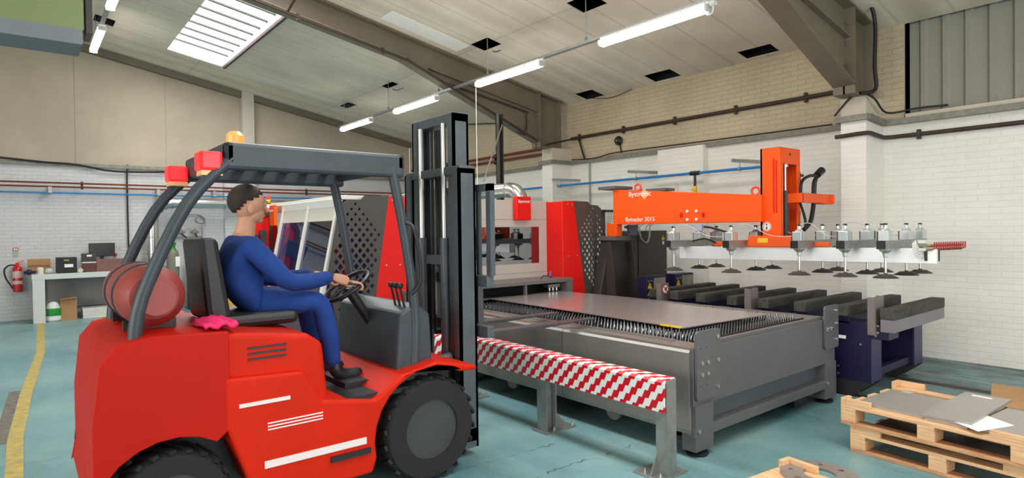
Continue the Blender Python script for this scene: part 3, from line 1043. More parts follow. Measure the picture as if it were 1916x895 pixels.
# body, roof and side
side = lambda z: 2.10 + 0.21 * z
body = [(2.72, 0.1), (2.72, 1.0), (2.9, 1.93), (5.70, 1.93), (5.70, 0.1)]
link('body_shell', MB().prism(body, 1, 6.56, 8.3).box(2.9, 3.22, 5.82, 6.5, 0.1, 1.9).box(5.5, 5.7, 6.06, 6.6, 0.1, 1.93).box(3.2, 5.6, 6.08, 6.6, 0.1, 0.9), mat('machine_inside_blue', (92, 98, 132), 0.5), lm)
link('duct_box', MB().box(5.66, 6.1, 6.75, 7.4, 0.2, 1.9), M_mgrey, lm, bevel=0.01)
link('roof_panel', MB().box(2.50, 3.19, 5.82, 8.25, 1.93, 1.975).box(3.19, 5.70, 6.085, 8.25, 1.93, 1.975), mat('machine_roof_cream', (226, 222, 212), 0.45), lm, bevel=0.008)
mb = MB()
for y in (5.84, 6.62, 7.44):
    mb.bar((side(0.78), y, 0.78), (side(1.93), y, 1.93), 0.05, 0.05, up=(0, 1, 0))
mb.bar((side(1.90), 5.84, 1.90), (side(1.90), 7.78, 1.90), 0.05, 0.09)
mb.bar((side(0.76), 5.84, 0.76), (side(0.76), 7.78, 0.76), 0.05, 0.06)
link('side_frame', mb, M_white, lm, bevel=0.006)
mb = MB()
for a, b in ((5.87, 6.59), (6.65, 7.41)):
    mb.quad((side(1.72), a, 1.72), (side(1.72), b, 1.72), (side(1.86), b, 1.86), (side(1.86), a, 1.86))
link('side_header', mb, mat('machine_roof_cream', (226, 222, 212), 0.45), lm)
for a, b in ((5.87, 6.59), (6.65, 7.41)):
    mb = MB()
    mb.quad((side(0.79), a, 0.79), (side(0.79), b, 0.79), (side(1.72), b, 1.72), (side(1.72), a, 1.72))
    link('side_window', mb, glass_mat('blue_tinted_glass', (92, 106, 160), 0.22), lm)
link('side_skirt', MB().prism([(side(0.1), 0.1), (side(0.74), 0.74), (2.6, 0.74), (2.6, 0.1)], 1, 5.84, 7.8), mat('slate_blue_panel', (70, 76, 96), 0.45), lm)
link('side_bracket', MB().box(2.62, 2.66, 6.02, 6.12, 1.0, 1.55).box(2.62, 2.70, 6.02, 6.32, 1.38, 1.55), M_red, lm, label='red bracket behind the side glass')
# red rear portal with trim, screen, tower light
link('rear_portal', MB().prism([(1.80, 0.1), (1.80, 0.5), (2.13, 1.82), (2.22, 1.90), (2.52, 1.92), (2.60, 0.1)], 1, 7.82, 7.95), M_red, lm, bevel=0.012)
link('portal_trim', MB().prism([(1.97, 1.28), (2.10, 1.76), (2.20, 1.86), (2.46, 1.87), (2.46, 1.82), (2.22, 1.80), (2.15, 1.73), (2.03, 1.28)], 1, 7.80, 7.82).bar((2.44, 7.81, 1.2), (2.44, 7.81, 1.84), 0.03, 0.02, (0, 1, 0)), M_dark, lm)
o = link('operator_screen', MB().box(1.97, 2.24, 7.66, 7.72, 1.40, 1.60), M_slate, lm, bevel=0.01)
link('display', MB().box(1.985, 2.225, 7.652, 7.66, 1.415, 1.585), mat('screen_dark_blue', (40, 62, 92), 0.2), o)
link('key_panel', MB().box(2.29, 2.36, 7.72, 7.78, 1.48, 1.64), M_slate, lm)
tw = link('tower_light', MB().cyl((2.47, 7.98, 1.86), (2.47, 7.98, 1.93), 0.012), M_zinc, lm)
for z, c, e in ((1.93, (228, 226, 220), 0), (1.97, (20, 20, 20), 0), (1.985, (246, 190, 20), 0.6), (2.03, (230, 30, 16), 1.5)):
    link('lamp_segment', MB().cyl((2.47, 7.98, z), (2.47, 7.98, z + 0.043), 0.026), mat('tower_%d' % int(z * 1000), c, 0.4, emit=(c, e) if e else None), tw)
o = link('side_sign', MB().box(2.37, 2.41, 7.45, 7.62, 1.69, 1.94), M_orange, lm, bevel=0.01)
link('lettering', MB().add_mesh(text_mesh('Bystronic', 0.038), frame3((2.367, 7.535, 1.875), (0, -1, 0), (0, 0, 1))), M_paper, o)
o = link('front_sign', MB().box(4.915, 5.155, 5.96, 6.04, 1.725, 2.03), M_red, lm, bevel=0.008)
link('lettering', MB().add_mesh(text_mesh('Bystronic', 0.052), frame3((5.035, 5.957, 1.965), (1, 0, 0), (0, 0, 1))), M_paper, o)
# loading slot shelf
link('slot_hood', MB().box(3.15, 5.54, 5.6, 6.06, 0.93, 0.975), M_tgrey, lm, bevel=0.006)
for a in (5.44, 3.15):
    link('slot_cheek', MB().box(a, a + 0.1, 5.6, 6.06, 0.1, 0.93), M_tgrey, lm)
link('slot_back', MB().box(3.25, 5.44, 5.98, 6.05, 0.3, 0.93), mat('slot_black', (18, 18, 18), 0.8), lm)
link('slot_rail', MB().box(4.75, 4.78, 5.62, 5.66, 0.8, 0.93).box(3.25, 5.44, 5.66, 5.70, 0.79, 0.81), M_tgrey, lm)
link('slot_valves', MB().box(5.2, 5.4, 5.7, 5.8, 0.86, 0.9).cyl((5.22, 5.7, 0.86), (5.22, 5.7, 0.82), 0.015).cyl((5.28, 5.7, 0.86), (5.28, 5.7, 0.82), 0.015).cyl((5.34, 5.7, 0.86), (5.34, 5.7, 0.82), 0.015), M_zinc, lm)
o = thing('inspection_tool', 'small black wire tool with blue tips lying on the machine shelf', 'tool', (5.3, 5.8, 0.975))
link('wire_loop', MB().tube([(5.12, 5.75, 0.98), (5.2, 5.78, 1.01), (5.27, 5.75, 1.0), (5.30, 5.75, 0.982)], 0.006, 6, 4), M_blk, o)
link('tip', MB().cyl((5.32, 5.8, 0.975), (5.32, 5.8, 1.0), 0.012).cyl((5.33, 5.8, 1.015), (5.33, 5.8, 1.06), 0.01).cyl((5.325, 5.8, 1.0), (5.325, 5.8, 1.015), 0.006), M_blue, o)

# extraction duct
M_duct = mat('spiral_duct_zinc', (214, 214, 212), 0.24, 0.92, var=0.12, scale=3)
o = thing('extraction_duct', 'shiny galvanised extraction duct running from the gable wall to the machine', 'duct', (2.15, 14.55, 0.9))
arc = lambda c, r, a0, a1, u, v, n=8: [tuple(Vector(c) + r * (Vector(u) * math.cos(math.radians(a0 + (a1 - a0) * i / n)) + Vector(v) * math.sin(math.radians(a0 + (a1 - a0) * i / n)))) for i in range(n + 1)]
path = [(2.15, 14.55, 0.95), (2.15, 14.55, 1.9)] + arc((2.52, 14.55, 1.90), 0.37, 180, 90, (1, 0, 0), (0, 0, 1))[1:] + [(5.6, 14.55, 2.27)]
path += arc((5.6, 14.25, 2.27), 0.30, 90, 0, (1, 0, 0), (0, 1, 0))[1:] + [(5.9, 7.3, 2.22)] + arc((5.9, 7.3, 1.96), 0.26, 90, 180, (0, 1, 0), (0, 0, 1))[1:] + [(5.9, 7.04, 1.85)]
link('pipe_run', MB().tube(path, 0.112, 20), M_duct, o, smooth=True)
mb = MB()
for a, b in (((2.15, 14.55, 1.20), (0, 0, 1)), ((2.15, 14.55, 1.55), (0, 0, 1)), ((2.15, 14.55, 1.90), (0, 0, 1)), ((2.26, 14.55, 2.16), (0.7, 0, 0.7)), ((2.52, 14.55, 2.27), (1, 0, 0)), ((2.82, 14.55, 2.27), (1, 0, 0)),
             ((3.55, 14.55, 2.27), (1, 0, 0)), ((4.3, 14.55, 2.27), (1, 0, 0)), ((5.9, 7.34, 2.22), (0, 1, 0)), ((5.9, 7.75, 2.223), (0, 1, 0)), ((5.9, 9.5, 2.235), (0, 1, 0)), ((5.9, 11.5, 2.25), (0, 1, 0))):
    link('joint_band', MB().cyl(Vector(a) - Vector(b) * 0.012, Vector(a) + Vector(b) * 0.012, 0.122, seg=20), M_galv, o, smooth=True)
o2 = thing('filter_unit', 'low grey dust filter cabinet under the vertical duct', 'cabinet', (2.15, 14.5, 0))
link('cabinet_body', MB().box(1.85, 2.45, 14.3, 14.85, 0.02, 0.95), mat('filter_grey', (150, 152, 156), 0.5), o2, bevel=0.01)
link('door', MB().box(1.9, 2.4, 14.285, 14.3, 0.1, 0.85), mat('filter_grey_light', (172, 174, 178), 0.5), o2, bevel=0.006)
link('handle', MB().box(2.32, 2.345, 14.26, 14.285, 0.45, 0.6), M_blk, o2)

# safety fence right of the machine
o = thing('mesh_fence', 'dark framed wire mesh safety fence between the machine wing and loader column', 'fence', (7.2, 6.5, 0))
link('fence_frame', MB().box(6.9, 7.5, 6.48, 6.52, 1.86, 1.90).box(6.9, 7.5, 6.48, 6.52, 0.1, 0.14).box(6.9, 6.93, 6.48, 6.52, 0, 1.9).box(7.10, 7.13, 6.48, 6.52, 0, 1.9).box(7.47, 7.5, 6.48, 6.52, 0, 1.9), M_dark, o)
mb = MB()
for k in range(15):
    mb.box(6.93 + k * 0.038, 6.934 + k * 0.038, 6.498, 6.502, 0.14, 1.86)
for k in range(45):
    mb.box(6.93, 7.47, 6.498, 6.502, 0.16 + k * 0.038, 0.164 + k * 0.038)
link('wire_mesh', mb, M_dark, o)

# ================================================================== SHUTTLE TABLE
st = thing('shuttle_table', 'grey shuttle table with serrated support slats in front of the laser cutter', 'table', (4.67, 4.0, 0))
tx0, tx1, ty0, ty1 = 3.56, 5.76, 2.48, 5.55
M_side = mat('table_side_grey', (134, 130, 124), 0.36, 0.25, var=0.1, scale=2)
mb = MB()
mb.prism([(tx0 + 0.02, 0.165), (tx0, 0.20), (tx0, 0.735), (tx0 + 0.03, 0.76), (tx0 + 0.05, 0.76), (tx0 + 0.05, 0.165)], 1, ty0, 3.735)
mb.prism([(tx0 + 0.02, 0.165), (tx0, 0.20), (tx0, 0.735), (tx0 + 0.03, 0.76), (tx0 + 0.05, 0.76), (tx0 + 0.05, 0.165)], 1, 3.742, ty1)
link('side_panel', mb, M_side, st)
link('top_rim', MB().box(tx0 + 0.03, tx0 + 0.24, ty0, ty1, 0.735, 0.762).box(tx1 - 0.26, tx1, ty0, ty1, 0.735, 0.762).box(tx0 + 0.24, tx1 - 0.26, ty0, ty0 + 0.12, 0.735, 0.762), M_side, st, bevel=0.004)
link('rim_lip', MB().box(tx0 + 0.02, tx0 + 0.035, ty0, ty1, 0.745, 0.768), M_zinc, st)
link('edge_strip', MB().box(tx0 + 0.155, tx0 + 0.185, 2.72, ty1 - 0.05, 0.762, 0.778), M_zinc, st)
link('end_panel', MB().box(tx0 + 0.01, tx1, ty0 - 0.03, ty0, 0.365, 0.765).box(tx0 + 0.26, tx1 - 0.2, ty0 - 0.012, ty0, 0.74, 0.79), M_tgrey2, st, bevel=0.004)
link('end_recess', MB().box(tx0 + 0.2, tx1 - 0.2, ty0 + 0.05, ty0 + 0.07, 0.15, 0.37), mat('recess_grey', (80, 88, 94), 0.5), st)
link('end_beam', MB().box(tx0 + 0.02, tx1, ty0 - 0.03, ty0 + 0.06, 0.14, 0.215), M_tgrey2, st, bevel=0.004)
link('back_panel', MB().box(tx1 - 0.04, tx1, ty0, ty1, 0.165, 0.76), M_tgrey2, st)
link('basin', MB().box(tx0 + 0.26, tx1 - 0.28, ty0 + 0.15, ty1 - 0.05, 0.52, 0.54).box(tx0 + 0.24, tx0 + 0.26, ty0 + 0.13, ty1, 0.52, 0.75).box(tx1 - 0.28, tx1 - 0.26, ty0 + 0.13, ty1, 0.52, 0.75).box(tx0 + 0.25, tx1 - 0.27, ty0 + 0.12, ty0 + 0.14, 0.52, 0.77), mat('basin_dark', (30, 31, 33), 0.6), st)
sx0, sx1 = tx0 + 0.29, tx1 - 0.31
n = 38
prof = [(sx0, 0.64)]
for k in range(n):
    a = sx0 + (sx1 - sx0) * k / n
    w = (sx1 - sx0) / n
    prof += [(a, 0.705), (a + w * 0.42, 0.797), (a + w * 0.58, 0.797), (a + w * 0.98, 0.705)]
prof += [(sx1, 0.64)]
me = plate2d(prof, [], 0.006)
M_slat = mat('slat_steel', (136, 136, 140), 0.24, 0.9, var=0.2, scale=10)
first = None
y = ty0 + 0.19
while y < ty1 - 0.1:
    if first is None:
        first = link('support_slat', MB().add_mesh(me, frame3((0, y, 0), (1, 0, 0), (0, 0, 1))), M_slat, st)
        y0s = y
    else:
        c = first.copy()
        COL.objects.link(c)
        c.parent = st
        c.location = (0, y - y0s, 0)
    y += 0.075
bolts = lambda pts, ax, r=0.012: [(p, ax, r) for p in pts]


def boltset(name, pts, ax, parent, r=0.016):
    mb = MB()
    for q in pts:
        mb.cyl(q, Vector(q) + Vector(ax) * 0.012, r, seg=6)
    return link(name, mb, M_zinc, parent)


for a, b, z0, z1 in ((3.575, 3.865, 0.405, 0.885), (5.52, 5.785, 0.50, 0.885)):
    out = rrect(a, b, z0, z1, 0.03)
    out = [(x, z) for x, z in out]
    q = link('corner_plate', MB().add_mesh(plate2d(out, [circ(a + 0.05, z1 - 0.12, 0.006, 8), circ(a + 0.12, z1 - 0.12, 0.006, 8), circ(a + 0.05, z0 + 0.10, 0.006, 8), circ(a + 0.12, z0 + 0.10, 0.006, 8)], 0.018), frame3((0, ty0 - 0.045, 0), (1, 0, 0), (0, 0, 1))), M_tgrey2, st, bevel=0.002)
    boltset('bolt', [(x, ty0 - 0.054, z) for x, z in ((a + 0.055, z1 - 0.22), (a + 0.125, z1 - 0.22), (a + 0.055, z0 + 0.18), (a + 0.125, z0 + 0.18), (b - 0.045, z1 - 0.055), (b - 0.04, (z0 + z1) / 2 + 0.02), (b - 0.045, z0 + 0.07))], (0, -1, 0), q)
for a, b in ((3.585, 3.80), (5.56, 5.775)):
    link('leg', MB().box(a, b, ty0 - 0.036, ty0 + 0.08, 0.045, 0.372), M_tgrey2, st, bevel=0.004)
    for y in (ty0 + 0.03, 5.3):
        q = link('levelling_foot', MB().lathe([(0.03, 0.0), (0.075, 0.0), (0.08, 0.018), (0.05, 0.03), (0.016, 0.034), (0.016, 0.10)], ((a + b) / 2, y + 0.0, 0), seg=18), M_blk, st, smooth=True)
    boltset('bolt', [(a + 0.03, ty0 - 0.036, 0.19)], (0, -1, 0), st)
for a in (3.6, 5.56):
    link('leg', MB().box(a, a + 0.2, 5.2, 5.4, 0.045, 0.37), M_tgrey2, st)
for y in (3.3, 4.6):
    link('wheel', MB().lathe([(0.01, -0.02), (0.075, -0.02), (0.08, -0.01), (0.08, 0.01), (0.075, 0.02), (0.01, 0.02)], (3.72, y, 0.13), (1, 0, 0), 20), M_tgrey, st, smooth=True)
link('under_gear', MB().box(3.75, 5.5, 2.7, 2.8, 0.06, 0.16).box(5.2, 5.45, 2.55, 2.75, 0.03, 0.16).box(3.62, 3.85, 2.56, 2.72, 0.09, 0.12).cyl((3.7, 2.6, 0.12), (3.7, 2.6, 0.18), 0.02).box(3.8, 5.5, 3.2, 5.2, 0.2, 0.5), M_blk, st)

# sheet being laid on the table
c6, s6 = math.cos(math.radians(-3.5)), math.sin(math.radians(-3.5))
o = thing('steel_sheet', 'large shiny mill-finish steel sheet lying on the shuttle table slats', 'sheet', (4.72, 4.2, 0.805))
sp_ = []
for u, v in ((-0.6, -1.4), (0.58, -1.4), (0.58, 1.45), (-0.6, 1.45)):
    sp_.append((4.74 + u * c6 - v * s6, 4.24 + u * s6 + v * c6))
link('plate', MB().prism(sp_, 2, 0.802, 0.810), mat('bright_sheet', (214, 202, 200), 0.22, 0.7, var=0.06, scale=1.5), o)
for t in (0.02, 0.13):
    a = Vector((sp_[0][0], sp_[0][1], 0))
    d = (Vector((sp_[3][0], sp_[3][1], 0)) - a).normalized()
    nn = Vector((-d.y, d.x, 0))
    q0 = a + d * t
    q1 = a + d * (t + 0.10)
    link('yellow_tag', MB().prism([(q0.x + nn.x * 0.003, q0.y + nn.y * 0.003), (q1.x + nn.x * 0.003, q1.y + nn.y * 0.003), (q1.x - nn.x * 0.025, q1.y - nn.y * 0.025), (q0.x - nn.x * 0.025, q0.y - nn.y * 0.025)], 2, 0.8, 0.8115), M_yellow, o)

# ================================================================== GUARD BARRIER
ba = thing('guard_barrier', 'knee-high steel barrier wrapped in red and white hazard tape beside the shuttle table', 'barrier', (3.15, 2.38, 0.412))
M_tape = tape_mat()
link('taped_rail', MB().prism([(0, 0.012), (0, 0.203), (0.02, 0.223), (0.115, 0.223), (0.115, 0.213), (0.012, 0.198), (0.012, 0.012)], 1, 0, 2.42), M_tape, ba, local=True)
e = MB().prism([(0, 0), (0, 0.155), (0.02, 0.175), (0.115, 0.175), (0.115, 0.165), (0.012, 0.15), (0.012, 0)], 1, 0, 0.36)
eo = link('taped_return', e, M_tape, ba, local=True)
eo.location = (0.115, 2.42, 0.03)
eo.rotation_euler = (0, 0, math.radians(80))
M_post = mat('galvanised_post', (156, 158, 154), 0.45, 0.55, var=0.3, scale=9)
for y, near in ((2.40, 1), (3.52, 0), (4.69, 0)):
    zt = 0.60 if near else 0.42
    y_ = y
    if near:
        link('post', MB().box(3.168, 3.178, y_ - 0.02, y_ + 0.06, 0.012, 0.42).box(3.168, 3.262, y_ - 0.03, y_ - 0.02, 0.012, 0.63).box(3.252, 3.262, y_ - 0.02, y_ + 0.06, 0.012, 0.62), M_post, ba)
    else:
        link('post', MB().box(3.175, 3.185, y_, y_ + 0.11, 0.012, zt).box(3.275, 3.285, y_, y_ + 0.11, 0.012, zt).box(3.185, 3.275, y_ + 0.05, y_ + 0.06, 0.012, zt), M_post, ba)
    link('base_plate', MB().box(3.09, 3.37, y_ - 0.04, y_ + 0.19, 0, 0.012) if near else MB().box(3.15, 3.47, y_ - 0.03, y_ + 0.15, 0, 0.012), M_post, ba, bevel=0.002)
    link('gusset', MB().prism([(3.10, 0.012), (3.175, 0.012), (3.175, 0.17)], 1, y_ + 0.05, y_ + 0.06) if near else MB().prism([(3.43, 0.012), (3.285, 0.012), (3.285, 0.17)], 1, y_ + 0.05, y_ + 0.06), M_post, ba)
    mb = MB()
    for dx, dy in ((0.0, 0.0), (0.0, 0.12), (0.2 if not near else 0.13, 0.0), (0.2 if not near else 0.13, 0.12)):
        x = (3.12 if near else 3.25) + dx
        mb.cyl((x, y_ - 0.01 + dy, 0.012), (x, y_ - 0.01 + dy, 0.03), 0.012, seg=6).cyl((x, y_ - 0.01 + dy, 0.03), (x, y_ - 0.01 + dy, 0.045), 0.006, seg=8)
    link('anchor_bolt', mb, M_zinc, ba)

# ================================================================== LOADING CART
ct = thing('loading_cart', 'navy blue wheeled loading cart with grey edges under the suction frame', 'cart', (6.6, 3.3, 0))
bx0, bx1 = 5.98, 7.33
bys = (2.04, 2.43, 2.82, 3.20, 3.56, 3.95, 4.31, 4.66)
link('long_beam', MB().box(6.03, 6.27, 2.1, 4.85, 0.56, 0.70), M_navy, ct, bevel=0.004)
for k, y in enumerate(bys):
    link('cross_beam', MB().box(bx0 + (0 if k == 0 else 0.05), bx1, y, y + 0.11, 0.64 if k == 0 else 0.68, 0.752), mat('cart_edge_lilac_grey', (122, 112, 120), 0.4) if k == 0 else M_navy, ct, bevel=0.003)
M_beamwood = mat('dark_stained_block', (78, 74, 66), 0.75, c2=(52, 50, 46), scale=3, stretch=(2, 8, 8), bump=0.2)
for k, y in enumerate(bys):
    x0 = bx0 if k != 7 else bx0 + 0.06
    if k == 0:
        for a, b in ((x0, 6.38), (6.385, 6.86), (6.865, bx1)):
            link('support_block', MB().box(a, b, y - 0.005, y + 0.115, 0.752, 0.85), M_beamwood, ct, bevel=0.006)
    else:
        link('support_block', MB().box(x0, bx1, y, y + 0.115, 0.752, 0.85), M_beamwood, ct, bevel=0.006)
for x, y in ((6.03, 2.25), (7.12, 2.25), (6.03, 4.4), (7.12, 4.4)):
    w = 0.24
    link('leg', MB().box(x, x + w, y, y + 0.42, 0.15, 0.60), M_navy, ct, bevel=0.004)
    link('leg_edge', MB().box(x + 0.004, x + w - 0.004, y - 0.006, y, 0.15, 0.56), mat('cart_edge_grey', (46, 42, 84), 0.4), ct)
    q = link('wheel_fork', MB().prism([(y - 0.02, 0.15), (y + 0.44, 0.15), (y + 0.27, 0.012), (y + 0.15, 0.012)], 0, x - 0.01, x + 0.05).prism([(y - 0.02, 0.15), (y + 0.44, 0.15), (y + 0.27, 0.012), (y + 0.15, 0.012)], 0, x + w - 0.05, x + w + 0.01), mat('black_painted_steel', (38, 38, 38), 0.5), ct)
    link('wheel', MB().lathe([(0.02, -0.03), (0.065, -0.03), (0.07, -0.02), (0.07, 0.02), (0.065, 0.03), (0.02, 0.03)], (x + w / 2, y + 0.21, 0.07), (1, 0, 0), 20), M_steel, q, smooth=True)
link('low_tie', MB().box(6.27, 7.12, 2.28, 2.34, 0.17, 0.24), M_navy, ct, bevel=0.004)
link('low_tie', MB().box(6.27, 7.12, 4.5, 4.56, 0.17, 0.24), M_navy, ct, bevel=0.004)
link('side_plate', MB().box(6.022, 6.032, 2.25, 2.72, 0.15, 0.66), M_navy, ct)
link('side_plate', MB().box(6.022, 6.032, 4.3, 4.84, 0.15, 0.66), M_navy, ct)
link('inner_panel', MB().box(7.1, 7.12, 2.66, 4.4, 0.12, 0.62).box(6.1, 6.12, 2.72, 4.3, 0.3, 0.62), M_navy, ct)
boltset('rivet', [(6.022, 2.62, 0.22), (6.022, 2.53, 0.20), (6.022, 2.53, 0.27), (6.022, 2.33, 0.50)], (-1, 0, 0), ct, 0.01)
link('white_label', MB().box(6.017, 6.022, 2.46, 2.53, 0.535, 0.565), M_paper, ct)
link('hazard_label', MB().box(6.40, 6.403, 2.30, 2.36, 0.32, 0.44), M_yellow, ct)
M_guide = mat('brown_grey_guide', (118, 108, 104), 0.45)
for k, (x, y) in enumerate(((5.985, 2.20), (5.97, 3.40), (5.97, 4.55))):
    z1 = 0.945 if k < 2 else 0.93
    gw = 0.20 if k == 0 else 0.16
    q = link('guide_post', MB().box(x, x + gw, y - 0.008, y, 0.585, z1).box(x, x + 0.008, y, y + 0.06, 0.60, z1).box(x + gw - 0.008, x + gw, y, y + 0.06, 0.60, z1), M_guide, ct, bevel=0.003)
    boltset('bolt', [(x + 0.05, y - 0.008, 0.62), (x + gw - 0.04, y - 0.008, 0.62), (x + 0.05, y - 0.008, 0.68), (x + gw - 0.04, y - 0.008, 0.68)], (0, -1, 0), q, 0.011)
    if k == 2:
        c = (x + 0.085, y - 0.012, 0.86)
        s_ = link('warning_disc', MB().cyl((c[0], y - 0.008, c[2]), (c[0], y - 0.012, c[2]), 0.062, seg=24), mat('sign_red', (196, 30, 50), 0.5), q)
        link('disc_face', MB().cyl((c[0], y - 0.012, c[2]), (c[0], y - 0.014, c[2]), 0.05, seg=24), M_paper, s_)
        link('disc_symbol', MB().box(c[0] - 0.018, c[0] + 0.02, y - 0.016, y - 0.014, c[2] - 0.012, c[2] + 0.012).ball((c[0] + 0.02, y - 0.015, c[2] + 0.016), 0.012, 1, 0.1, 1), M_blk, s_)
        link('disc_bar', MB().bar((c[0] - 0.035, y - 0.0165, c[2] + 0.035), (c[0] + 0.035, y - 0.0165, c[2] - 0.035), 0.012, 0.002, (0, 1, 0)), mat('sign_red', (196, 30, 50), 0.5), s_)

# ================================================================== LOADER: column, arm, mast, suction frame
ld = thing('sheet_loader', 'orange swing arm sheet loader on a dark ribbed column', 'loader', (6.3, 5.6, 0))
link('column', MB().prism([(5.82, 0), (6.85, 0), (6.62, 1.3), (6.60, 1.44), (6.21, 1.44), (6.17, 1.3)], 1, 5.57, 5.72), M_dark, ld, bevel=0.01)
link('column_rib', MB().prism([(5.30, 0), (5.56, 0), (5.56, 1.42), (5.50, 1.42)], 0, 6.13, 6.16), M_dark, ld)
link('column_rib', MB().prism([(5.30, 0), (5.56, 0), (5.56, 1.42), (5.50, 1.42)], 0, 6.58, 6.61), M_dark, ld)
link('bearing_plate', MB().box(6.16, 6.48, 5.42, 5.72, 1.44, 1.50), mat('bearing_grey', (98, 90, 88), 0.5), ld, bevel=0.006)
link('bearing', MB().cyl((6.30, 5.56, 1.50), (6.30, 5.56, 1.68), 0.09, seg=20), M_galv, ld, smooth=True)
link('top_bracket', MB().box(6.14, 6.50, 5.40, 5.7, 2.13, 2.17).box(6.35, 6.55, 4.75, 5.4, 2.075, 2.11), mat('bearing_grey', (98, 90, 88), 0.5), ld)
# arm: taper towards the mast, level underneath
A, B = Vector((6.32, 5.59, 0)), Vector((6.52, 3.50, 0))
d = (B - A).normalized()
nrm = Vector((d.y, -d.x, 0))
if nrm.x > 0:
    nrm = -nrm                                   # towards the camera side
hw = 0.14
A0 = A + d * 0.10


def armpt(p, side_, z):
    q = p + nrm * hw * side_
    return (q.x, q.y, z)


mb = MB()
v = [mb.bm.verts.new(armpt(p, s, z)) for p, z0, z1 in ((A0, 1.657, 2.125), (B, 1.655, 1.955)) for s in (1, -1) for z in (z0, z1)]
for f in ((0, 1, 3, 2), (4, 6, 7, 5), (0, 4, 5, 1), (2, 3, 7, 6), (1, 5, 7, 3), (0, 2, 6, 4)):
    mb.bm.faces.new([v[i] for i in f])
arm = link('arm', mb, M_orange, ld, bevel=0.006)
link('pivot_leg', MB().box(6.19, 6.30, 5.42, 5.60, 1.50, 1.67), M_orange, ld, bevel=0.004)
# lettering on the arm's camera side
along = lambda t, z, off=0.142: tuple(A0 + d * t + nrm * off + Vector((0, 0, z)))
ux = d if (Vector((0, 0, 1)).cross(nrm)).dot(d) > 0 else -d
Lp = lambda t, z: frame3(along(t, z), ux, (0, 0, 1))
link('lettering', MB().add_mesh(text_mesh('Bystronic', 0.09), Lp(0.42, 2.045)), M_paper, arm)
link('lettering', MB().add_mesh(text_mesh('Byloader 3015', 0.076), Lp(0.42, 1.715)), M_paper, arm)
link('diamond_mark', MB().add_mesh(plate2d([(0.07, 0), (0, 0.07), (-0.07, 0), (0, -0.07)], [], 0.0008), frame3(along(0.49, 2.04, 0.1405), ux, (0, 0, 1))), mat('pale_orange_mark', (255, 178, 130), 0.5), arm)
mb = MB()
for t, z in ((1.10, 1.80), (1.22, 1.80), (1.10, 1.70), (1.22, 1.70)):
    mb.cyl(along(t, z, 0.14), along(t, z, 0.155), 0.017, seg=10)
link('bolt', mb, M_white, arm)
for t in (1.02, 1.31):
    link('red_clip', MB().bar(along(t, 1.73, 0.15), along(t, 1.78, 0.15), 0.025, 0.02), M_red, arm)


def eye(p, parent):
    mb = MB()
    ring = [(p[0] + 0.045 * math.cos(a) * ux.x, p[1] + 0.045 * math.cos(a) * ux.y, p[2] + 0.05 + 0.045 * math.sin(a)) for a in [2 * math.pi * i / 16 for i in range(17)]]
    mb.tube(ring, 0.014, 8).cyl(p, (p[0], p[1], p[2] + 0.015), 0.022, seg=10)
    link('lifting_eye', mb, mat('eye_bolt_orange', (236, 70, 24), 0.4), parent, smooth=True)


eye(tuple(A0 + d * 0.30 + Vector((0, 0, 2.09))), arm)
eye(tuple(B - d * 0.08 + nrm * 0.1 + Vector((0, 0, 1.95))), arm)
# mast
mx0, mx1, my0, my1, mz0, mz1 = 6.44, 6.90, 3.30, 3.53, 1.40, 2.47
mast = link('mast', MB().box(mx0, mx0 + 0.03, my0, my1, mz0, mz1).box(mx1 - 0.03, mx1, my0, my1, mz0, mz1).box(mx0, mx1, my1 - 0.03, my1, mz0, mz1).box(mx0, mx1, my0, my1, mz1 - 0.012, mz1)
            .box(mx0 + 0.03, mx0 + 0.07, my0, my0 + 0.02, mz0, mz1).box(mx1 - 0.07, mx1 - 0.03, my0, my0 + 0.02, mz0, mz1).box(mx0 + 0.07, mx1 - 0.07, my0, my0 + 0.02, mz1 - 0.18, mz1), M_orange, ld, bevel=0.006)
link('mast_slot', MB().box(mx0 - 0.004, mx0, 3.365, 3.38, 1.75, mz1 - 0.12).box(mx0 - 0.004, mx0, 3.335, 3.35, 1.75, mz1 - 0.14), M_red, mast)
link('guide_back', MB().box(mx0 + 0.07, mx0 + 0.16, my1 - 0.06, my1 - 0.03, mz0, mz1 - 0.2), M_dark, mast)
link('lift_cylinder', MB().cyl((6.635, 3.345, 1.45), (6.635, 3.345, 2.0), 0.04), M_dark, mast, smooth=True)
link('lift_rod', MB().cyl((6.635, 3.345, 2.0), (6.635, 3.345, 2.26), 0.016).cyl((6.635, 3.345, 2.26), (6.635, 3.345, 2.30), 0.035), M_zinc, mast, smooth=True)
link('keyhole', MB().cyl((6.66, 3.30, 2.40), (6.66, 3.295, 2.40), 0.015, seg=10), M_blk, mast)
link('outrigger', MB().box(6.62, 6.68, 3.16, 3.40, 1.86, 1.965).box(6.66, 7.36, 3.16, 3.21, 1.86, 1.965).box(7.35, 7.38, 3.13, 3.24, 1.86, 1.965).box(7.1, 7.36, 3.13, 3.24, 1.85, 1.86), M_orange, ld, bevel=0.004)
link('hose', MB().tube([(6.80, 3.25, 1.97), (6.83, 3.25, 2.10), (7.0, 3.25, 2.17), (7.2, 3.25, 2.19), (7.28, 3.25, 2.23)], 0.018, 8, 5).tube([(6.78, 3.25, 1.87), (6.84, 3.22, 1.68), (6.84, 3.22, 1.56)], 0.015, 8, 4).tube([(7.25, 3.25, 2.2), (7.12, 3.25, 2.1), (7.1, 3.25, 1.85), (7.02, 3.25, 1.65), (6.88, 3.26, 1.56)], 0.02, 8, 5)
     .tube([(7.24, 3.25, 2.2), (7.16, 3.25, 2.1), (7.13, 3.25, 1.85), (7.05, 3.25, 1.65), (6.9, 3.26, 1.55)], 0.016, 8, 5), M_cable, ld, smooth=True)
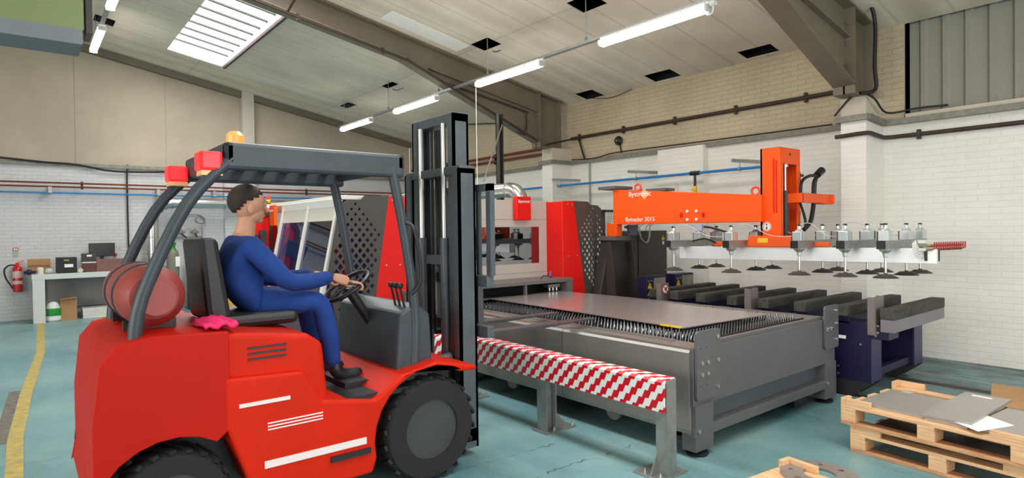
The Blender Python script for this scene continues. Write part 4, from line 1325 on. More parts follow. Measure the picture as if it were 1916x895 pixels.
link('hose_end', MB().cyl((7.2, 3.25, 2.19), (7.32, 3.25, 2.25), 0.04, 0.045), M_blk, ld, smooth=True)
link('limit_switch', MB().box(6.90, 6.93, 3.31, 3.36, 2.10, 2.22).cyl((6.93, 3.33, 2.18), (7.02, 3.33, 2.185), 0.016, seg=8).box(6.90, 6.925, 3.31, 3.35, 1.72, 1.78), M_dark, ld)
o = link('capacity_disc', MB().cyl((mx0, 3.455, 1.60), (mx0 - 0.004, 3.455, 1.60), 0.052, seg=28), M_paper, mast)
link('disc_ring', MB().lathe([(0.041, 0), (0.046, 0), (0.046, 0.0015), (0.041, 0.0015)], (mx0 - 0.004, 3.455, 1.60), (-1, 0, 0), 28, cap=False), mat('sign_red', (196, 30, 50), 0.5), o)
link('disc_text', MB().box(mx0 - 0.0055, mx0 - 0.004, 3.448, 3.462, 1.615, 1.63).box(mx0 - 0.0055, mx0 - 0.004, 3.448, 3.462, 1.57, 1.60), M_blk, o)
# suction frame, turned slightly towards the camera side
fa = math.radians(9.8)
dv = Vector((-math.sin(fa), math.cos(fa), 0))        # along the main beam, away from camera
cv = Vector((1, -0.02, 0))                           # the cross arms sit slightly askew on the beam
fr = thing('suction_gripper', 'white beam suction gripper with galvanised cross arms hanging from the orange mast', 'suction gripper', (6.55, 3.3, 1.23))
FP = lambda u, v_, z: tuple(Vector((6.62, 3.28, 0)) + dv * u + cv * v_ + Vector((0, 0, z)))
link('main_beam', MB().bar(FP(-1.40, -0.20, 1.305), FP(1.16, -0.20, 1.305), 0.10, 0.145), M_alu, fr, bevel=0.004)
link('mast_foot', MB().bar(FP(-0.35, -0.20, 1.385), FP(0.60, -0.20, 1.385), 0.13, 0.016).bar(FP(-0.14, -0.265, 1.44), FP(0.32, -0.265, 1.44), 0.02, 0.12).bar(FP(-0.50, -0.24, 1.41), FP(-0.14, -0.24, 1.41), 0.03, 0.05).bar(FP(0.32, -0.24, 1.41), FP(0.72, -0.24, 1.41), 0.03, 0.05)
     .bar(FP(-0.14, -0.08, 1.44), FP(0.32, -0.08, 1.44), 0.02, 0.12), M_orange, fr, bevel=0.006)
link('yellow_label', MB().bar(FP(0.10, -0.2765, 1.45), FP(0.21, -0.2765, 1.45), 0.003, 0.05), M_yellow, fr)
us = (1.056, 0.376, -0.325, -0.746, -1.086)
cupA = []
M_unit = mat('suction_unit_alu', (206, 212, 212), 0.3, 0.6)
for i, u in enumerate(us):
    link('cross_arm', MB().bar(FP(u, -0.60, 1.415), FP(u, 0.44, 1.415), 0.075, 0.075), M_galv, fr, bevel=0.003)
    link('arm_end_cap', MB().bar(FP(u, -0.605, 1.415), FP(u, -0.60, 1.415), 0.077, 0.077), M_blk, fr)
    for v_ in (-0.50, 0.0, 0.36):
        cupA.append((u, v_))


def cup(u, v_, proto=[None]):
    P0 = FP(u, v_ + 0.0, 0)
    if proto[0] is None:
        x, y, _ = P0
        q = thing('suction_cup', '', 'suction cup', (x, y, 1.415), 'suction cups on the loader frame')
        link('cylinder_block', MB().box(x - 0.055, x + 0.055, y - 0.045, y + 0.045, 1.453, 1.545), M_unit, q, bevel=0.004)
        link('side_cover', MB().box(x + 0.055, x + 0.065, y - 0.04, y + 0.05, 1.453, 1.545).box(x - 0.05, x + 0.06, y + 0.045, y + 0.055, 1.453, 1.54), M_blk, q)
        link('top_fitting', MB().lathe([(0.045, 1.545), (0.03, 1.565), (0.016, 1.57), (0.016, 1.60), (0.008, 1.605)], (x, y, 0), seg=10).cyl((x + 0.03, y, 1.545), (x + 0.03, y, 1.58), 0.006, seg=6), M_unit, q)
        link('hose_elbow', MB().box(x - 0.022, x + 0.022, y - 0.012, y + 0.012, 1.60, 1.618), M_blk, q)
        link('clamp', MB().lathe([(0.06, 1.378), (0.055, 1.365), (0.04, 1.35), (0.025, 1.335), (0.02, 1.30), (0.012, 1.295)], (x, y, 0), seg=12).box(x - 0.065, x + 0.065, y - 0.05, y + 0.05, 1.372, 1.378), M_unit, q)
        link('clamp_knob', MB().cyl((x + 0.06, y, 1.36), (x + 0.085, y, 1.36), 0.014, seg=8).cyl((x - 0.06, y, 1.36), (x - 0.08, y, 1.36), 0.012, seg=8).cyl((x + 0.06, y + 0.03, 1.375), (x + 0.1, y + 0.0, 1.46), 0.006, seg=6), M_steel, q)
        link('rod', MB().cyl((x, y, 1.135), (x, y, 1.30), 0.011, seg=10), M_zinc, q, smooth=True)
        link('cup', MB().lathe([(0.012, 1.150), (0.02, 1.140), (0.062, 1.136), (0.066, 1.130), (0.108, 1.108), (0.108, 1.103), (0.06, 1.112), (0.02, 1.12)], (x, y, 0), seg=24), mat('grey_black_rubber', (66, 61, 58), 0.6), q)
        proto[0] = q
        return q
    return dup(proto[0], loc=(P0[0], P0[1], 1.415))


rown = ('wall-side', 'middle', 'camera-side')
colw = ('cross arm beside the dark control cabinet', 'second cross arm from the control cabinet', 'cross arm by the orange mast foot, middle of five', 'second cross arm from the red valve levers', 'cross arm beside the red valve levers')
for k, (u, v_) in enumerate(cupA):
    q = cup(u, v_)
    r_ = {-0.50: 'table-side', 0.0: 'middle', 0.36: 'wall-side'}[v_]
    q['label'] = '%s suction cup on the %s' % (r_, colw[us.index(u)])
vm = thing('valve_manifold', 'row of small valves with red levers at the near end of the white beam', 'valve manifold', FP(-1.33, 0, 1.33))
link('manifold_body', MB().bar(FP(-1.30, -0.28, 1.44), FP(-1.42, 0.22, 1.44), 0.07, 0.03).bar(FP(-1.30, -0.30, 1.36), FP(-1.40, 0.18, 1.36), 0.06, 0.014), mat('clear_manifold', (222, 220, 212), 0.3), vm)
for k in range(15):
    t = k / 14
    p0 = Vector(FP(-1.33 - 0.10 * t, -0.27 + 0.48 * t, 0))
    mL, mV = MB(), MB()
    mL.tube([p0 + Vector((0, -0.05, 1.37)), p0 + Vector((0, -0.07, 1.375)), p0 + Vector((0.0, -0.07, 1.435))], 0.006, 6)
    mV.cyl(p0 + Vector((0, -0.045, 1.40)), p0 + Vector((0, 0, 1.40)), 0.013, seg=8).cyl(p0 + Vector((0, -0.045, 1.365)), p0 + Vector((0, 0, 1.365)), 0.011, seg=8)
    link('valve_lever', mL, mat('lever_red', (186, 22, 40), 0.4), vm)
    link('valve_body', mV, mat('valve_brass', (150, 128, 92), 0.4, 0.5), vm)
link('bracket', MB().bar(FP(-1.33, -0.27, 1.26), FP(-1.33, -0.27, 1.36), 0.02, 0.02).bar(FP(-1.37, -0.08, 1.25), FP(-1.37, -0.08, 1.36), 0.02, 0.02), M_blk, vm)
for k in range(5):
    r = 0.06 + k * 0.018
    c0 = Vector(FP(-1.25, -0.22, 1.42 - 0.006 * k))
    tb = MB()
    tb.tube([c0 + Vector((0.02, 0.02, 0.03)), c0 + Vector((-r, 0.0, 0.02)), c0 + Vector((-r * 0.8, -0.03, -r * 0.8)), c0 + Vector((0.03, -0.09, -0.055))], 0.006, 6, 6)
    link('air_tube', tb, mat('clear_air_hose', (228, 226, 220), 0.3), vm, smooth=True)
hs = thing('air_hoses', 'thin clear and black air hoses looping over the suction frame', 'hoses', FP(0.9, -0.3, 1.5))
for a, b in (((us[0], -0.50), (us[1], -0.50)), ((us[1], -0.50), (us[2], -0.50)), ((us[2], -0.50), (us[3], -0.50)), ((us[3], 0.0), (us[4], 0.0)), ((us[2], 0.36), (us[4], 0.36)), ((us[1], 0.0), (us[2], 0.0))):
    p0, p1 = Vector(FP(a[0], a[1], 1.608)), Vector(FP(b[0], b[1], 1.608))
    hb = MB()
    hb.tube([p0, p0 * 0.75 + p1 * 0.25 + Vector((0, 0, 0.02)), p0 * 0.4 + p1 * 0.6 + Vector((0, 0, -0.10)), p1 + Vector((-0.05, 0.02, -0.10)), p1 + Vector((-0.03, 0, 0.0))], 0.0035, 6, 6)
    link('clear_hose', hb, mat('clear_grey_hose', (206, 203, 196), 0.3), hs, smooth=True)
link('black_hose', MB().tube([FP(0.86, -0.36, 1.60), FP(0.7, -0.36, 1.60), FP(0.45, -0.3, 1.50), FP(0.55, -0.2, 1.40)], 0.012, 8, 6), M_cable, hs, smooth=True)
link('black_hose', MB().tube([FP(0.95, -0.3, 1.44), FP(0.8, -0.3, 1.47), FP(0.7, -0.25, 1.42), FP(0.68, -0.2, 1.38)], 0.01, 8, 6), M_cable, hs, smooth=True)
link('sensor', MB().bar(FP(0.83, -0.42, 1.60), FP(0.75, -0.42, 1.60), 0.05, 0.07), mat('sensor_lilac', (168, 166, 190), 0.4), hs)

# control cabinet and transformer boxes behind the cart
cc = thing('control_cabinet', 'tall dark brown control cabinet behind the cart under the orange arm', 'cabinet', (7.4, 5.95, 0))
link('cabinet_body', MB().box(6.98, 7.76, 5.78, 6.2, 0.0, 1.565), M_dark, cc, bevel=0.008)
link('door_edge', MB().box(7.07, 7.075, 5.772, 5.78, 0.05, 1.52).box(7.07, 7.74, 5.774, 5.78, 0.77, 0.774), M_blk, cc)


def tri(parent, c, s, nm='warning_triangle'):
    q = link(nm, MB().prism([(c[0] - s, c[2] - s * 0.8), (c[0] + s, c[2] - s * 0.8), (c[0], c[2] + s)], 1, c[1] - 0.003, c[1]), M_yellow, parent)
    link('bolt_symbol', MB().prism([(c[0] - s * 0.2, c[2]), (c[0] + s * 0.15, c[2] + s * 0.5), (c[0] + s * 0.05, c[2] + s * 0.1), (c[0] + s * 0.25, c[2] + s * 0.1), (c[0] - s * 0.1, c[2] - s * 0.55), (c[0], c[2] - s * 0.05)], 1, c[1] - 0.0045, c[1] - 0.003), M_blk, q)


tri(cc, (7.66, 5.778, 1.45), 0.038)
tri(cc, (7.67, 5.778, 0.80), 0.038)
link('white_label', MB().box(7.645, 7.68, 5.774, 5.78, 1.35, 1.40), M_paper, cc)
link('white_label', MB().box(7.655, 7.69, 5.774, 5.78, 0.70, 0.75), M_paper, cc)
link('lock', MB().box(7.66, 7.675, 5.765, 5.78, 0.52, 0.62), M_blk, cc)
mb = MB()
for x in (7.10, 7.16, 7.24, 7.40, 7.48):
    mb.tube([(x, 5.9, 1.56), (x, 5.88, 1.63), (x + 0.02, 5.8, 1.68)], 0.008, 6, 3)
mb.tube([(7.06, 5.75, 1.62), (7.1, 5.74, 1.45), (7.2, 5.72, 1.39), (7.29, 5.74, 1.5), (7.3, 5.75, 1.66)], 0.012, 8, 5)
link('hose_bundle', mb, mat('grey_hose', (170, 168, 164), 0.5), cc, smooth=True)
link('valve_block', MB().box(6.40, 6.56, 5.36, 5.42, 1.51, 1.65).cyl((6.34, 5.4, 1.62), (6.40, 5.4, 1.62), 0.02).cyl((6.36, 5.4, 1.55), (6.40, 5.4, 1.55), 0.015).cyl((6.56, 5.4, 1.62), (6.60, 5.4, 1.62), 0.015), mat('valve_slate', (92, 96, 112), 0.5), ld)
M_dirty = mat('scuffed_silver', (176, 172, 160), 0.45, 0.4, c2=(140, 136, 124), scale=4)
for x, y, lb in ((6.22, 4.95, 'small navy and silver transformer box in front of the cabinet by the no-touch sign'), (6.83, 4.95, 'small navy and silver transformer box in front of the cabinet, beside the white wall')):
    q = thing('transformer_box', lb, 'box', (x, y, 0), 'transformer boxes by the control cabinet')
    w_ = 0.40
    link('casing', MB().box(x, x + w_, y, y + 0.16, 0.30, 0.98), M_navy, q, bevel=0.006)
    link('leg', MB().box(x + 0.02, x + 0.08, y + 0.03, y + 0.12, 0, 0.3).box(x + w_ - 0.08, x + w_ - 0.02, y + 0.03, y + 0.12, 0, 0.3), M_navy, q)
    link('silver_panel', MB().box(x + 0.14, x + w_ - 0.02, y - 0.006, y, 0.5, 0.955), M_dirty, q)
    tri(q, (x + 0.06, y, 0.86), 0.045)
    tri(q, (x + 0.06, y, 0.77), 0.045)
    boltset('bolt', [(x + 0.03, y, 0.92), (x + 0.09, y, 0.92), (x + 0.03, y, 0.7), (x + 0.09, y, 0.7)], (0, -1, 0), q, 0.01)

# ================================================================== PALLETS


def pallet(name, label, loc, rotz, w=0.86, l=1.2, group=None, h=0.14, stub=1, nb=5):
    """w along local x, l along local -y from the camera-side far-left corner"""
    q = thing(name, label, 'pallet', loc, group)
    q.rotation_euler = (0, 0, rotz)
    t = 0.022
    for k, y in enumerate((0.0, -(l - 0.1) / 2, -(l - 0.1))):
        for x in (0, w / 2 - 0.07, w - 0.14):
            link('block', MB().box(x, x + 0.14, y - 0.10, y, t, h - 2 * t), M_wood, q, local=True, bevel=0.004)
        link('cross_board', MB().box(0, w, y - 0.10, y, h - 2 * t, h - t), M_wood, q, local=True, bevel=0.003)
    for x in (0, w / 2 - 0.05, w - 0.10):
        link('skid_board', MB().box(x, x + 0.10, -l, 0, 0, t), M_wood2, q, local=True, bevel=0.003)
    for k in range(nb):
        x = (w - 0.10) * k / (nb - 1)
        link('deck_board', MB().box(x, x + (0.10 + 0.015 * (k % 2) if stub == 1 else 0.096), -l, 0, h - t, h), M_wood, q, local=True, bevel=0.003)
    if stub:
        for (x, y) in ((0, 0), (w, 0), (0, -l), (w, -l)) if stub == 1 else ((w, 0),):
            sx_, sy_ = (1 if x == 0 else -1), (-1 if y == 0 else 1)
            link('corner_stub', MB().box(min(x, x + sx_ * 0.10), max(x, x + sx_ * 0.10), min(y, y + sy_ * 0.03), max(y, y + sy_ * 0.03), h, h + 0.045).box(min(x, x + sx_ * 0.03), max(x, x + sx_ * 0.03), min(y + sy_ * 0.03, y + sy_ * 0.20), max(y + sy_ * 0.03, y + sy_ * 0.20), h, h + 0.045), M_wood, q, local=True, bevel=0.003)
    return q


pr = math.radians(-4.5)
pallet('pallet', 'lower wooden pallet of the stack of two beside the blue cart', (4.55, 1.835, 0), pr, w=0.86, l=1.08, group='stacked pallets')
pu = pallet('pallet', 'upper wooden pallet of the stack carrying grey steel plates', (4.545, 1.895, 0.1855), math.radians(-5), w=0.86, l=1.08, group='stacked pallets')
pallet('pallet', 'small light wooden pallet under the steel flange ring', (3.18, 1.905, 0), math.radians(-7), w=0.50, l=1.0, h=0.13, stub=2, nb=5)


def PU(x, y, z=0.326):
    a = math.radians(-5)
    return (4.545 + x * math.cos(a) - y * math.sin(a), 1.895 + x * math.sin(a) + y * math.cos(a), z)


def plate_stack(x0, x1, y0, y1, n, z, lbs, grp, rot=0.0, th=0.006):
    for k in range(n):
        j = random.uniform(-0.006, 0.006) if k < n - 1 else 0
        c = ((x0 + x1) / 2 + j, (y0 + y1) / 2 + j)
        hx, hy = (x1 - x0) / 2, (y1 - y0) / 2
        cr, sr = math.cos(rot), math.sin(rot)
        poly = [PU(c[0] + a * hx * cr - b * hy * sr, c[1] + a * hx * sr + b * hy * cr)[:2] for a, b in ((-1, -1), (1, -1), (1, 1), (-1, 1))]
        o = link('steel_plate', MB().prism(poly, 2, z + k * (th + 0.0006), z + k * (th + 0.0006) + th), M_sheet, None, (poly[0][0], poly[0][1], z + k * (th + 0.0006)))
        tag(o, lbs[k] if k < len(lbs) else lbs[-1], 'plate', grp)
    return z + n * (th + 0.0006)


ordn = ('bottom', 'second', 'third', 'fourth', 'fifth', 'sixth')
z0 = 0.3265
plate_stack(0.08, 0.64, -0.50, -0.06, 2, z0, ['lower of two grey steel plates lying at the blue cart end', 'upper smooth steel plate with a pale patch at the blue cart end'], 'steel plates at the far end of the upper pallet')
zt = plate_stack(0.06, 0.80, -0.745, -0.51, 4, z0, ['bottom steel plate of the middle stack on the upper pallet', 'second steel plate up in the middle stack on the upper pallet', 'third steel plate up in the middle stack on the upper pallet', 'fourth steel plate up in the middle stack on the upper pallet'], 'steel plates in the middle of the upper pallet')
plate_stack(0.06, 0.88, -0.745, -0.475, 2, zt + 0.0016, ['lower of two skewed steel plates topping the middle stack', 'top skewed steel plate with a white sticker in the middle of the upper pallet'], 'skewed steel plates on the middle stack', rot=math.radians(3))
plate_stack(0.08, 0.84, -1.06, -0.76, 4, z0, ['bottom steel plate of the stack under the paper corner', 'second steel plate up in the stack under the paper corner', 'third steel plate up in the stack under the paper corner', 'top steel plate of the stack under the paper corner'], 'steel plates at the near end of the upper pallet')
stk = PU(0.8, -0.58, zt + 0.015)
tag(link('sticker', MB().prism([PU(0.78, -0.52)[:2], PU(0.82, -0.52)[:2], PU(0.82, -0.64)[:2], PU(0.78, -0.64)[:2]], 2, zt + 0.0150, zt + 0.0158), M_paper, None, stk), 'narrow white sticker on the top skewed steel plate', 'sticker')
tag(link('sticker', MB().prism([PU(0.60, -0.14)[:2], PU(0.67, -0.14)[:2], PU(0.67, -0.20)[:2], PU(0.60, -0.20)[:2]], 2, z0 + 0.0136, z0 + 0.0143), mat('pale_sticker', (178, 180, 180), 0.5), None, PU(0.6, -0.14, 0.34)), 'faint pale patch on the far steel plate', 'sticker')
mb = MB()
pz = zt + 0.0003
G = [(0.088, -0.64), (-0.03, -0.834), (0.272, -0.92), (0.403, -0.706)]
mb.prism([PU(*q)[:2] for q in G], 2, pz, pz + 0.001)
tag(link('paper_sheet', mb, M_paper, None, PU(0.16, -0.8, pz)), 'white paper sheet lying between the steel plates on the upper pallet', 'paper')
tag(link('cardboard_sheet', MB().prism([PU(0.70, -0.66)[:2], PU(1.36, -0.46)[:2], PU(1.36, -0.95)[:2], PU(0.70, -1.04)[:2]], 2, zt + 0.0006, zt + 0.0046), M_card, None, PU(0.9, -0.8, zt)), 'flat brown cardboard sheet behind the steel plates and paper', 'cardboard')
tag(link('steel_offcut', MB().prism([PU(0.2, -0.1)[:2], PU(0.75, -0.1)[:2], PU(0.75, -1.1)[:2], PU(0.2, -1.1)[:2]], 2, 0.142, 0.152), mat('dark_sheet', (84, 80, 78), 0.5, 0.4), None, PU(0.4, -0.6, 0.145)), 'dark steel sheet lying between the two stacked pallets', 'sheet')
# flange ring
fc = (3.62, 1.63)
hl = [circ(fc[0], fc[1], 0.088, 32)]
for k in range(8):
    a = math.radians(22 + 45 * k)
    hl.append(circ(fc[0] + 0.155 * math.cos(a), fc[1] + 0.155 * math.sin(a), 0.019 if k % 2 else 0.013, 14))
tag(link('flange_ring', MB().add_mesh(plate2d(circ(fc[0], fc[1], 0.212, 56), hl, 0.014), Matrix.Translation((0, 0, 0.139))), mat('flange_steel', (160, 150, 146), 0.4, 0.45, var=0.08), None, (fc[0], fc[1], 0.132)),
    'flat grey steel flange ring with bolt holes on the small pallet', 'flange')
tag(link('paper_tag', MB().prism([(3.52, 1.60), (3.55, 1.58), (3.52, 1.54), (3.49, 1.56)], 2, 0.147, 0.15), mat('pale_blue_tag', (206, 216, 230), 0.5), None, (3.52, 1.57, 0.147)), 'small pale blue tag lying on the flange ring', 'tag')

# ================================================================== GABLE WALL CORNER
M_bench = mat('pale_grey_bench', (206, 210, 208), 0.5)
wb = thing('workbench', 'long pale grey workbench against the white gable wall', 'bench', (0.98, 14.5, 0))
link('worktop', MB().box(0.15, 1.80, 14.12, 14.9, 0.80, 0.895), M_bench, wb, bevel=0.006)
link('leg', MB().box(0.16, 0.34, 14.12, 14.24, 0, 0.80), M_bench, wb, bevel=0.004)
link('leg', MB().box(0.16, 0.34, 14.78, 14.9, 0, 0.80), M_bench, wb)
link('leg', MB().box(1.66, 1.78, 14.12, 14.24, 0, 0.80), M_bench, wb)
link('back_board', MB().box(0.36, 1.76, 14.86, 14.88, 0.2, 0.8), mat('bench_back_grey', (150, 146, 146), 0.7), wb)
zb = 0.895


def simple(name, mb, m, loc, label, cat, bevel=0.0, group=None, smooth=False):
    return tag(link(name, mb, m, None, loc, bevel, smooth), label, cat, group)


o = thing('cardboard_box', 'open brown cardboard box on the workbench near the extinguisher', 'box', (0.3, 14.5, zb))
link('carton', MB().box(0.10, 0.44, 14.55, 14.80, zb, zb + 0.24), M_card, o)
link('flap', MB().bar((0.10, 14.53, zb + 0.22), (0.44, 14.53, zb + 0.22), 0.012, 0.12), M_card, o)
simple('valve_fitting', MB().ball((0.12, 14.25, zb + 0.05), 0.05).cyl((0.04, 14.25, zb + 0.05), (0.22, 14.25, zb + 0.045), 0.028).cyl((0.12, 14.25, zb + 0.0), (0.12, 14.25, zb + 0.1), 0.03), M_navy, (0.12, 14.25, zb), 'navy blue valve fitting on the bench corner', 'fitting', smooth=True)
simple('plastic_tub', MB().lathe([(0.05, 0), (0.055, 0.1), (0.04, 0.115), (0.04, 0.13)], (0.28, 14.3, zb), seg=16), mat('cream_tub', (222, 214, 196), 0.5), (0.28, 14.3, zb), 'cream plastic tub on the bench before the cardboard box', 'tub', smooth=True)
simple('clear_bag', MB().ball((0.41, 14.32, zb + 0.055), 0.055, 1.3, 1, 1), mat('clear_bag_grey', (186, 186, 182), 0.3), (0.41, 14.32, zb), 'crumpled clear bag next to the cream tub', 'bag', smooth=True)
o = thing('toolbox_case', 'black plastic case with white label on the workbench', 'case', (0.68, 14.4, zb))
link('case_body', MB().box(0.52, 0.84, 14.30, 14.55, zb, zb + 0.30), M_blk, o, bevel=0.012)
link('white_label', MB().box(0.645, 0.78, 14.296, 14.30, zb + 0.11, zb + 0.17), M_paper, o)
link('yellow_label', MB().box(0.64, 0.72, 14.296, 14.30, zb + 0.23, zb + 0.26), mat('olive_label', (150, 150, 40), 0.5), o)
o = thing('meter_box', 'stacked brown and black metal meter box with steel corners on the bench', 'box', (1.04, 14.45, zb))
link('lower_box', MB().box(0.93, 1.17, 14.32, 14.55, zb, zb + 0.18), mat('maroon_metal', (92, 52, 48), 0.5), o, bevel=0.005)
link('upper_box', MB().box(0.92, 1.15, 14.33, 14.55, zb + 0.20, zb + 0.36), M_dark, o, bevel=0.005)
link('steel_edge', MB().box(0.925, 1.175, 14.316, 14.32, zb + 0.175, zb + 0.20).box(1.155, 1.17, 14.316, 14.32, zb, zb + 0.18), M_zinc, o)
link('white_label', MB().box(1.0, 1.08, 14.326, 14.33, zb + 0.30, zb + 0.335), M_paper, o)
simple('cable_coil', MB().lathe([(0.025, 0), (0.042, 0), (0.042, 0.02), (0.025, 0.02)], (0.89, 14.27, zb + 0.045), (0, -1, 0), 18), mat('pale_coil', (206, 196, 178), 0.6), (0.89, 14.27, zb), 'small pale cable coil between the cases on the bench', 'coil')
mo = thing('monitor', 'black flat monitor on a stand at the back of the workbench', 'monitor', (1.28, 14.7, zb))
link('screen_shell', MB().box(1.06, 1.50, 14.72, 14.75, 1.18, 1.45), M_blk, mo, bevel=0.006)
link('display', MB().box(1.07, 1.49, 14.716, 14.72, 1.195, 1.44), mat('screen_off', (34, 40, 40), 0.25), mo)
link('stand', MB().box(1.25, 1.31, 14.74, 14.77, 0.90, 1.2).box(1.16, 1.40, 14.66, 14.84, zb, zb + 0.015), M_blk, mo)
simple('red_button_box', MB().box(1.50, 1.55, 14.88, 14.95, 1.17, 1.23), mat('small_red', (160, 40, 40), 0.5), (1.52, 14.9, 1.17), 'small red wall switch beside the monitor', 'switch', 0.005)
simple('wood_crate', MB().box(1.15, 1.62, 14.3, 14.6, zb, zb + 0.24), mat('reddish_crate', (132, 92, 84), 0.6, var=0.2), (1.4, 14.4, zb), 'reddish brown crate on the bench below the monitor', 'crate', 0.006)
# below the bench
o = thing('plastic_sack', 'white sack with a green label beside the bench leg', 'sack', (0.42, 14.3, 0))
link('sack_body', MB().lathe([(0.09, 0), (0.12, 0.03), (0.115, 0.22), (0.09, 0.33), (0.03, 0.37)], (0.46, 14.28, 0.0), seg=18), mat('white_sack', (226, 226, 222), 0.5, bump=0.3), o, smooth=True)
link('green_label', MB().lathe([(0.119, 0.11), (0.121, 0.12), (0.119, 0.24), (0.117, 0.25)], (0.46, 14.28, 0), seg=18), mat('label_green', (28, 140, 50), 0.5), o, smooth=True)
simple('cardboard_box', MB().box(0.56, 0.82, 14.25, 14.6, 0, 0.40).bar((0.56, 14.22, 0.41), (0.82, 14.22, 0.43), 0.1, 0.012), M_card, (0.68, 14.4, 0), 'tall brown cardboard box on the floor under the bench', 'box')
for k in range(6):
    j = random.uniform(-0.02, 0.02)
    simple('packed_board', MB().box(0.90 + j, 1.36 + j, 14.30 + j, 14.75, 0.002 + k * 0.032, 0.030 + k * 0.032), mat('white_board', (232, 230, 224), 0.6), (0.9, 14.3, 0.002 + k * 0.032),
           'white packed board, %s of six stacked on the floor under the bench' % ('lowest', 'second from bottom', 'third from bottom', 'fourth from bottom', 'second from top', 'topmost')[k], 'board', 0.006, 'white boards under the bench')
simple('foam_wrap', MB().box(1.42, 1.64, 14.3, 14.75, 0.0, 0.14), mat('white_wrap', (214, 212, 216), 0.5, bump=0.4), (1.5, 14.3, 0), 'white wrapped parcel on the floor by the stanchion', 'parcel', 0.03)
o = thing('stanchion', 'white stanchion post on a dark round base in front of the bench', 'post', (1.25, 12.95, 0))
link('post', MB().cyl((1.25, 12.95, 0.02), (1.25, 12.95, 0.93), 0.032), M_white, o, smooth=True)
link('base', MB().lathe([(0.20, 0), (0.20, 0.012), (0.06, 0.02), (0.05, 0.05)], (1.25, 12.95, 0), seg=24), M_dark, o, smooth=True)
o = thing('hose_reel_stand', 'small white stand with a blue valve on the floor in front of the filter cabinet', 'stand', (1.95, 12.9, 0))
link('stand', MB().cyl((1.95, 12.9, 0), (1.95, 12.9, 0.14), 0.045).cyl((1.95, 12.9, 0), (1.95, 12.9, 0.012), 0.08), M_white, o, smooth=True)
link('valve', MB().ball((1.95, 12.9, 0.19), 0.06, 1.5, 1, 0.8), M_navy, o, smooth=True)
o = thing('fire_extinguisher', 'red fire extinguisher hanging on the white gable wall', 'fire extinguisher', (-0.05, 14.85, 0.56))
link('bottle', MB().lathe([(0.06, 0.55), (0.075, 0.56), (0.077, 0.58), (0.077, 0.98), (0.06, 1.03), (0.025, 1.05), (0.025, 1.07)], (-0.05, 14.85, 0), seg=24), mat('extinguisher_red', (196, 16, 30), 0.3, coat=0.3), o, smooth=True)
link('label', MB().lathe([(0.0775, 0.82), (0.0785, 0.825), (0.0785, 0.94), (0.0775, 0.945)], (-0.05, 14.85, 0), seg=24).lathe([(0.0775, 0.70), (0.0783, 0.705), (0.0783, 0.76), (0.0775, 0.765)], (-0.05, 14.85, 0), seg=24), mat('extinguisher_label', (226, 190, 184), 0.5), o, smooth=True)
link('valve_head', MB().box(-0.08, -0.02, 14.83, 14.87, 1.06, 1.10).bar((-0.07, 14.85, 1.10), (0.05, 14.85, 1.14), 0.02, 0.012), M_red, o)
link('hose', MB().tube([(-0.08, 14.85, 1.06), (-0.17, 14.83, 1.06), (-0.24, 14.82, 0.98), (-0.22, 14.82, 0.82), (-0.15, 14.82, 0.68), (-0.12, 14.82, 0.62)], 0.014, 8, 5), M_cable, o, smooth=True)
link('bracket', MB().box(-0.07, -0.03, 14.92, 14.95, 0.9, 1.05), M_steel, o)
o = thing('safety_sign', 'small red and green extinguisher notice on the gable wall', 'sign', (-0.07, 14.94, 1.3))
link('red_half', MB().box(-0.11, -0.03, 14.94, 14.95, 1.33, 1.39), mat('notice_red', (176, 54, 52), 0.5), o)
link('green_half', MB().box(-0.11, -0.03, 14.94, 14.95, 1.22, 1.33), mat('notice_grey_green', (164, 180, 160), 0.5), o)
link('symbol', MB().box(-0.095, -0.075, 14.938, 14.94, 1.34, 1.38).box(-0.065, -0.04, 14.938, 14.94, 1.345, 1.375), M_paper, o)
# gas cylinders


def cylinder(x, y, r, h, m, cap, label, capname):
    o = thing('gas_cylinder', label, 'gas cylinder', (x, y, 0), 'gas cylinders by the gable wall')
    link('cylinder_body', MB().lathe([(r * 0.9, 0), (r, 0.02), (r, h - 0.16), (r * 0.85, h - 0.07), (r * 0.45, h - 0.02)], (x, y, 0), seg=24), m, o, smooth=True)
    link(capname, MB().lathe([(r * 0.85, h - 0.075), (r * 0.5, h - 0.02), (r * 0.38, h + 0.02), (r * 0.6, h + 0.09), (r * 0.62, h + 0.11), (r * 0.5, h + 0.11)], (x, y, 0), seg=20), cap, o, smooth=True)
    return o


M_gcyl = mat('cylinder_grey', (82, 84, 88), 0.45)
M_green = mat('cylinder_green', (46, 120, 44), 0.45)
o = cylinder(2.42, 14.02, 0.115, 1.33, mat('cylinder_olive_grey', (120, 116, 100), 0.5), M_green, 'gas cylinder with a green shoulder beside the duct', 'green_shoulder')
link('white_label', MB().box(2.45, 2.53, 13.905, 13.915, 0.95, 1.15), M_paper, o)
o = cylinder(2.86, 14.4, 0.115, 1.26, M_gcyl, M_dark, 'grey gas cylinder under the gauge panel on the gable wall', 'guard_cap')
link('red_mark', MB().box(2.80, 2.86, 14.28, 14.29, 1.22, 1.24), M_red, o)
o = thing('gas_manifold', 'gas regulator panel with looped pipe above the grey cylinder', 'manifold', (2.87, 14.9, 1.56))
link('shelf', MB().box(2.55, 3.18, 14.87, 14.95, 1.545, 1.565).box(2.55, 2.57, 14.90, 14.95, 1.5, 1.8).box(3.16, 3.18, 14.9, 14.95, 1.5, 1.8), M_galv, o)
